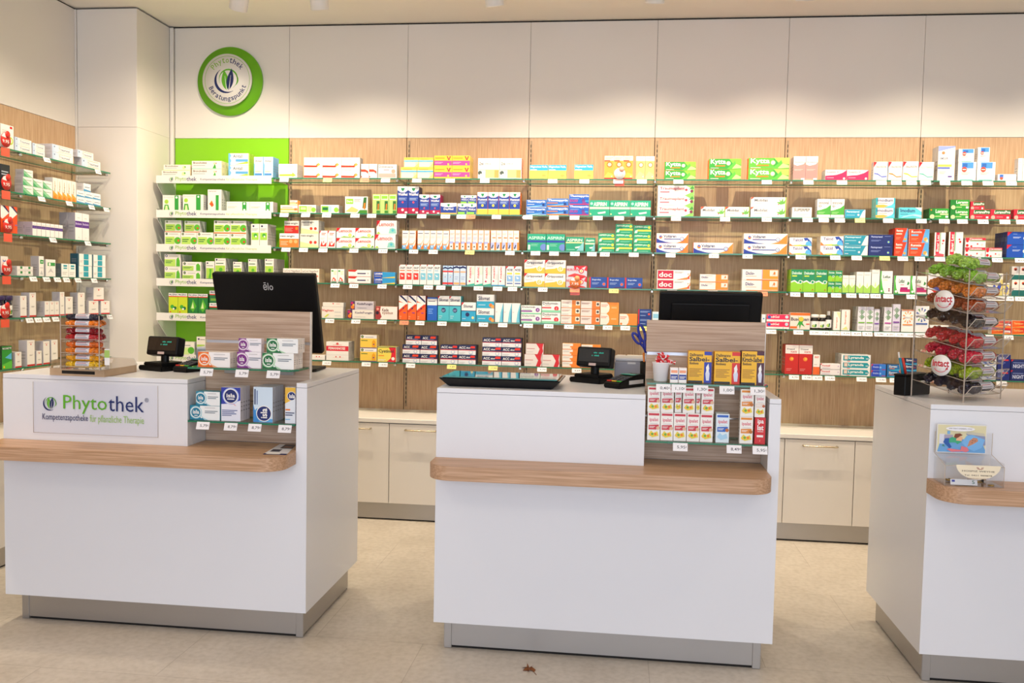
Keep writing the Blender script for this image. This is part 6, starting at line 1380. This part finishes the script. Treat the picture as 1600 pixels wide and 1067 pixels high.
t = empty('acrylic_dispenser', (f0.x, f0.y, ZT+.0335), da); DD = .070
b = MB()
for x in (0, DW): b.box(x-.001, x+.001, 0, DD, 0, zt_, ACRYL); b.box(x-.0014, x+.0014, -.0005, .002, 0, zt_, ACEDGE)
b.box(0, DW, DD-.002, DD, 0, zt_, ACRYL); b.box(0, DW, 0, DD, zt_-.002, zt_, ACRYL); b.build('case', t)
for k in range(4):
    z = .002+k*zt_/4
    b = MB(); b.box(.002, DW-.002, .002, DD-.003, z, z+.002, ACRYL); b.box(.002, DW-.002, -.0005, .0015, z, z+.012, ACRYL); b.box(.002, DW-.002, -.001, .0016, z+.011, z+.0125, ACEDGE); b.build('shelf', t)
b = MB(); b.box(DW+.004, DW+.026, .03, .034, .0, zt_*.9, ACRYL); b.poly([(DW+.004, .0295, .02), (DW+.026, .0295, .02), (DW+.026, .0295, .085), (DW+.004, .0295, .085)], ink('W')); b.poly([(DW+.004, .029, .05), (DW+.026, .029, .05), (DW+.026, .029, .08), (DW+.004, .029, .08)], ink('#a8cc6a')); b.build('label_slide', t)
tag(t, 'clear four-level dispenser of sweets rolls on left counter', 'display rack')
dc = [('#e0b41c', 'yellow', '#e8a41c', 'amber'), ('#e8801c', 'orange', '#e06a1c', 'deep orange'), ('#b81c24', 'crimson', '#8c1420', 'dark red'), ('#ee8222', 'bright orange', '#1c2238', 'navy')]
for k in range(4):
    z = .004+k*zt_/4
    for j in range(2):
        c, nme = (dc[k][0], dc[k][1]) if j == 0 else (dc[k][2], dc[k][3])
        roll((f0.x+DW/2, f0.y+.026+.004*j, ZT+.0345+z+.0150+j*.0265), da, DW*.90, .0135, c, f'{nme} sweets roll inside the dispenser on left counter', 'sweets rolls in the dispenser', 200+k*2+j)
    c, nme = (dc[k][0], dc[k][1])
    roll((f0.x+DW/2, f0.y+.052, ZT+.0345+z+.0180), da, DW*.88, .0140, c, f'{nme} sweets roll in rear row inside the dispenser', 'sweets rolls in the dispenser', 230+k)

# ---------------------------------------------------------------- collection box with cartoon card, right counter ledge
q = atZ(1475, 759, .782); t = empty('donation_box', (q.x+.10, q.y+.058, .7822), .0); W2 = .098
b = MB()
b.box(-W2, W2, -.055, .055, 0, .003, ACRYL); b.box(-W2, -W2+.003, -.055, .055, 0, .085, ACRYL); b.box(W2-.003, W2, -.055, .055, 0, .085, ACRYL)
b.poly([(-W2, -.055, .003), (W2, -.055, .003), (W2, -.055, .072), (-W2, -.055, .072)], ACRYL); b.poly([(-W2, .055, .003), (W2, .055, .003), (W2, .055, .175), (-W2, .055, .175)], ACRYL)
b.poly([(-W2, -.055, .072), (W2, -.055, .072), (W2, .055, .098), (-W2, .055, .098)], ACRYL)
for x in (-W2, W2): b.tube([(x, -.055, .001), (x, -.055, .072), (x, .055, .098), (x, .055, .175)], .0011, ACEDGE, 6)
b.tube([(-W2, -.055, .072), (W2, -.055, .072)], .0011, ACEDGE, 6); b.build('clear_case', t)
b = MB(); cr = ink('#ede2c6'); P_ = [(.082*math.cos(a), -.0562, .078+.055*math.sin(a)) for a in [math.radians(180+k*180/24) for k in range(25)]]; P_ = [(x*.9+.012, y, z*.9+.0062) for x, y, z in P_]
b.poly(P_, cr)
def bt(s, x0, x1, z0, z1, c='#5a4a3c'): put_text(b, s, lambda u, v: (x0+u*(x1-x0), -.0566, z0+v*(z1-z0)), ink(c))
bt('HOSPIZ WEYHE', -.042, .066, .053, .0585); bt('Tel. 0421 989878', -.034, .058, .0385, .0435); bt('www.hospiz-weyhe.de', -.024, .048, .0285, .0325, '#8a5a3c')
for sx in (0, .004): b.tube([(.006+sx, -.0566, .070), (.010+sx, -.0566, .064), (.018, -.0566, .0625), (.026-sx, -.0566, .064), (.028-sx, -.0566, .070)], .0008, ink('#9a3a2c'), 5)
o = b.build('lettered_label', t); o['label'] = 'cream half-oval label with dark lettering'
# cartoon card: child leaning over a patient in bed
b = MB(); b.box(-.094, .076, .0505, .0535, .100, .203, ink('#e6e6e4'))
Fc = lambda u, v, yy: (-.092+u*.166, .0503+yy, .102+v*.099)
decor(b, 'r 0 0 1 1 #ddd6ac;q 0 0 1 0 1 .12 .95 .3 .5 .5 .05 .3 #6aa4d8;r .04 .3 .16 .66 #d8dce8;r .14 .4 .32 .64 #a8a0b4;r .2 .66 .26 .78 #7ab0dc;q .58 .7 .98 .64 1 .3 .96 .28 .6 .66 #8a94b8;q .6 .78 .96 .72 .98 .62 .62 .68 #c8c4b0;q .5 .36 .6 .62 .72 .66 .98 .5 .92 .2 .76 .06 .6 .2 #78b4e8;q .64 .32 .66 .44 .74 .56 .82 .54 .84 .44 .74 .32 .62 .22 #c88a6a;q .2 .34 .24 .5 .3 .56 .46 .5 .5 .4 .42 .3 .38 .36 .3 .36 #3aa87c;q .12 .36 .16 .5 .24 .52 .24 .36 .3 .2 .26 .14 .2 .24 #2058a8;q .38 .44 .5 .42 .52 .56 .44 .6 .4 .54 #e8b48c;q .34 .56 .36 .68 .46 .7 .52 .64 .46 .6 .42 .54 .38 .52 #7a3a1c;q .48 .06 .5 .24 .62 .2 .66 .08 .6 .02 #e07a84;q .2 .1 .24 .14 .48 .1 .5 .04 .3 .02 #e07a84;q .1 .22 .12 .3 .16 .2 #4a8a7a', 1, 1, 0, fn=Fc, step=.0002)
b.poly([Fc(.46+.3*math.cos(a), .87+.09*math.sin(a), -.0042) for a in [k*math.pi/12 for k in range(24)]], ink('#f0f0f4'))
put_text(b, 'WIE GEHT STERBEN, OPA?', lambda u, v: Fc(.22+u*.48, .85+v*.045, -.0048), ink('#5a5a64'))
for (x, z_) in ((.72, .46), (.77, .45), (.71, .38)): b.poly([Fc(x+.012*math.cos(a), z_+.014*math.sin(a), -.0050) for a in [k*math.pi/4 for k in range(8)]], ink('#5a3a30'))
b.build('cartoon_card', t); t['label'] = ''
b = MB(); b.box(.052, .058, .01, .016, .003, .05, BLACK); b.box(.05, .075, .004, .022, .045, .057, BLACK, .003); b.build('lock', t)
tag(t, 'clear collection box with cartoon card on right counter ledge', 'donation box')
bx = t.location
m = MB(); m.box(-.045, .045, -.0008, .0008, 0, .020, ink('#d8dce0')); m.box(-.04, -.03, -.0012, -.0008, .010, .017, ink('#2a3aa0')); put_text(m, '5', lambda u, v: (.027+u*.009, -.0011, .005+v*.012), ink('#2a6a5a'))
o = m.build('banknote', loc=(bx.x-.030, bx.y-.047, .7856)); o.rotation_euler = (-.25, 0, 0); tag(o, 'folded five banknote lying in the collection box', 'banknote')
coin = MB().cyl((0, 0, 0), .011, .002, mat('brass_coin', '#a88a4a', .3, 1), n=24).mesh('coin')
for k in range(16):
    rr = random.Random(k); o = link('coin', coin, loc=(bx.x+rr.uniform(-.075, .07), bx.y+rr.uniform(-.035, .035), .7866+.0022*(k % 3))); o.rotation_euler = (rr.uniform(-.2, .2), rr.uniform(-.2, .2), 0)
    tag(o, 'brass coloured coin lying in the clear collection box', 'coin', 'coins in the collection box')

# dry leaf on the floor
m = MB(); lf = noisy('dry_leaf', '#5a2f14', '#8c5428', 60, rough=.7); q = atZ(826, 1046, 0)
N_ = 13; R_ = [.026 if k % 2 == 0 else .010 for k in range(N_)]
cpt = (0, 0, .006)
ring_ = [(R_[k]*math.cos(2*math.pi*k/N_)*1.05, R_[k]*math.sin(2*math.pi*k/N_)*1.5, .001+.009*((k*5) % 3)/2) for k in range(N_)]
for k in range(N_): m.poly([cpt, ring_[k], ring_[(k+1) % N_]], lf)
m.tube([(0, 0, .005), (.02, -.02, .003), (.034, -.045, .0015)], .0011, lf, 5)
o = m.build('dry_leaf', loc=(q.x, q.y, .0004)); md = o.modifiers.new('thick', 'SOLIDIFY'); md.thickness = .0006
tag(o, 'small crumpled brown leaf on floor before middle counter', 'leaf')

# report labels that are not unique (console only)
dup = {}
for o in bpy.data.objects:
    if o.parent is None and o.get('category'): dup.setdefault(o['label'], []).append(o)
    if o.parent is None and o.get('category') and not 4 <= len(o['label'].replace('-', '').split()) <= 16: print('LABEL LEN', o['label'])
print('things', sum(map(len, dup.values())), 'repeated', [(k, len(v)) for k, v in dup.items() if len(v) > 1][:20])
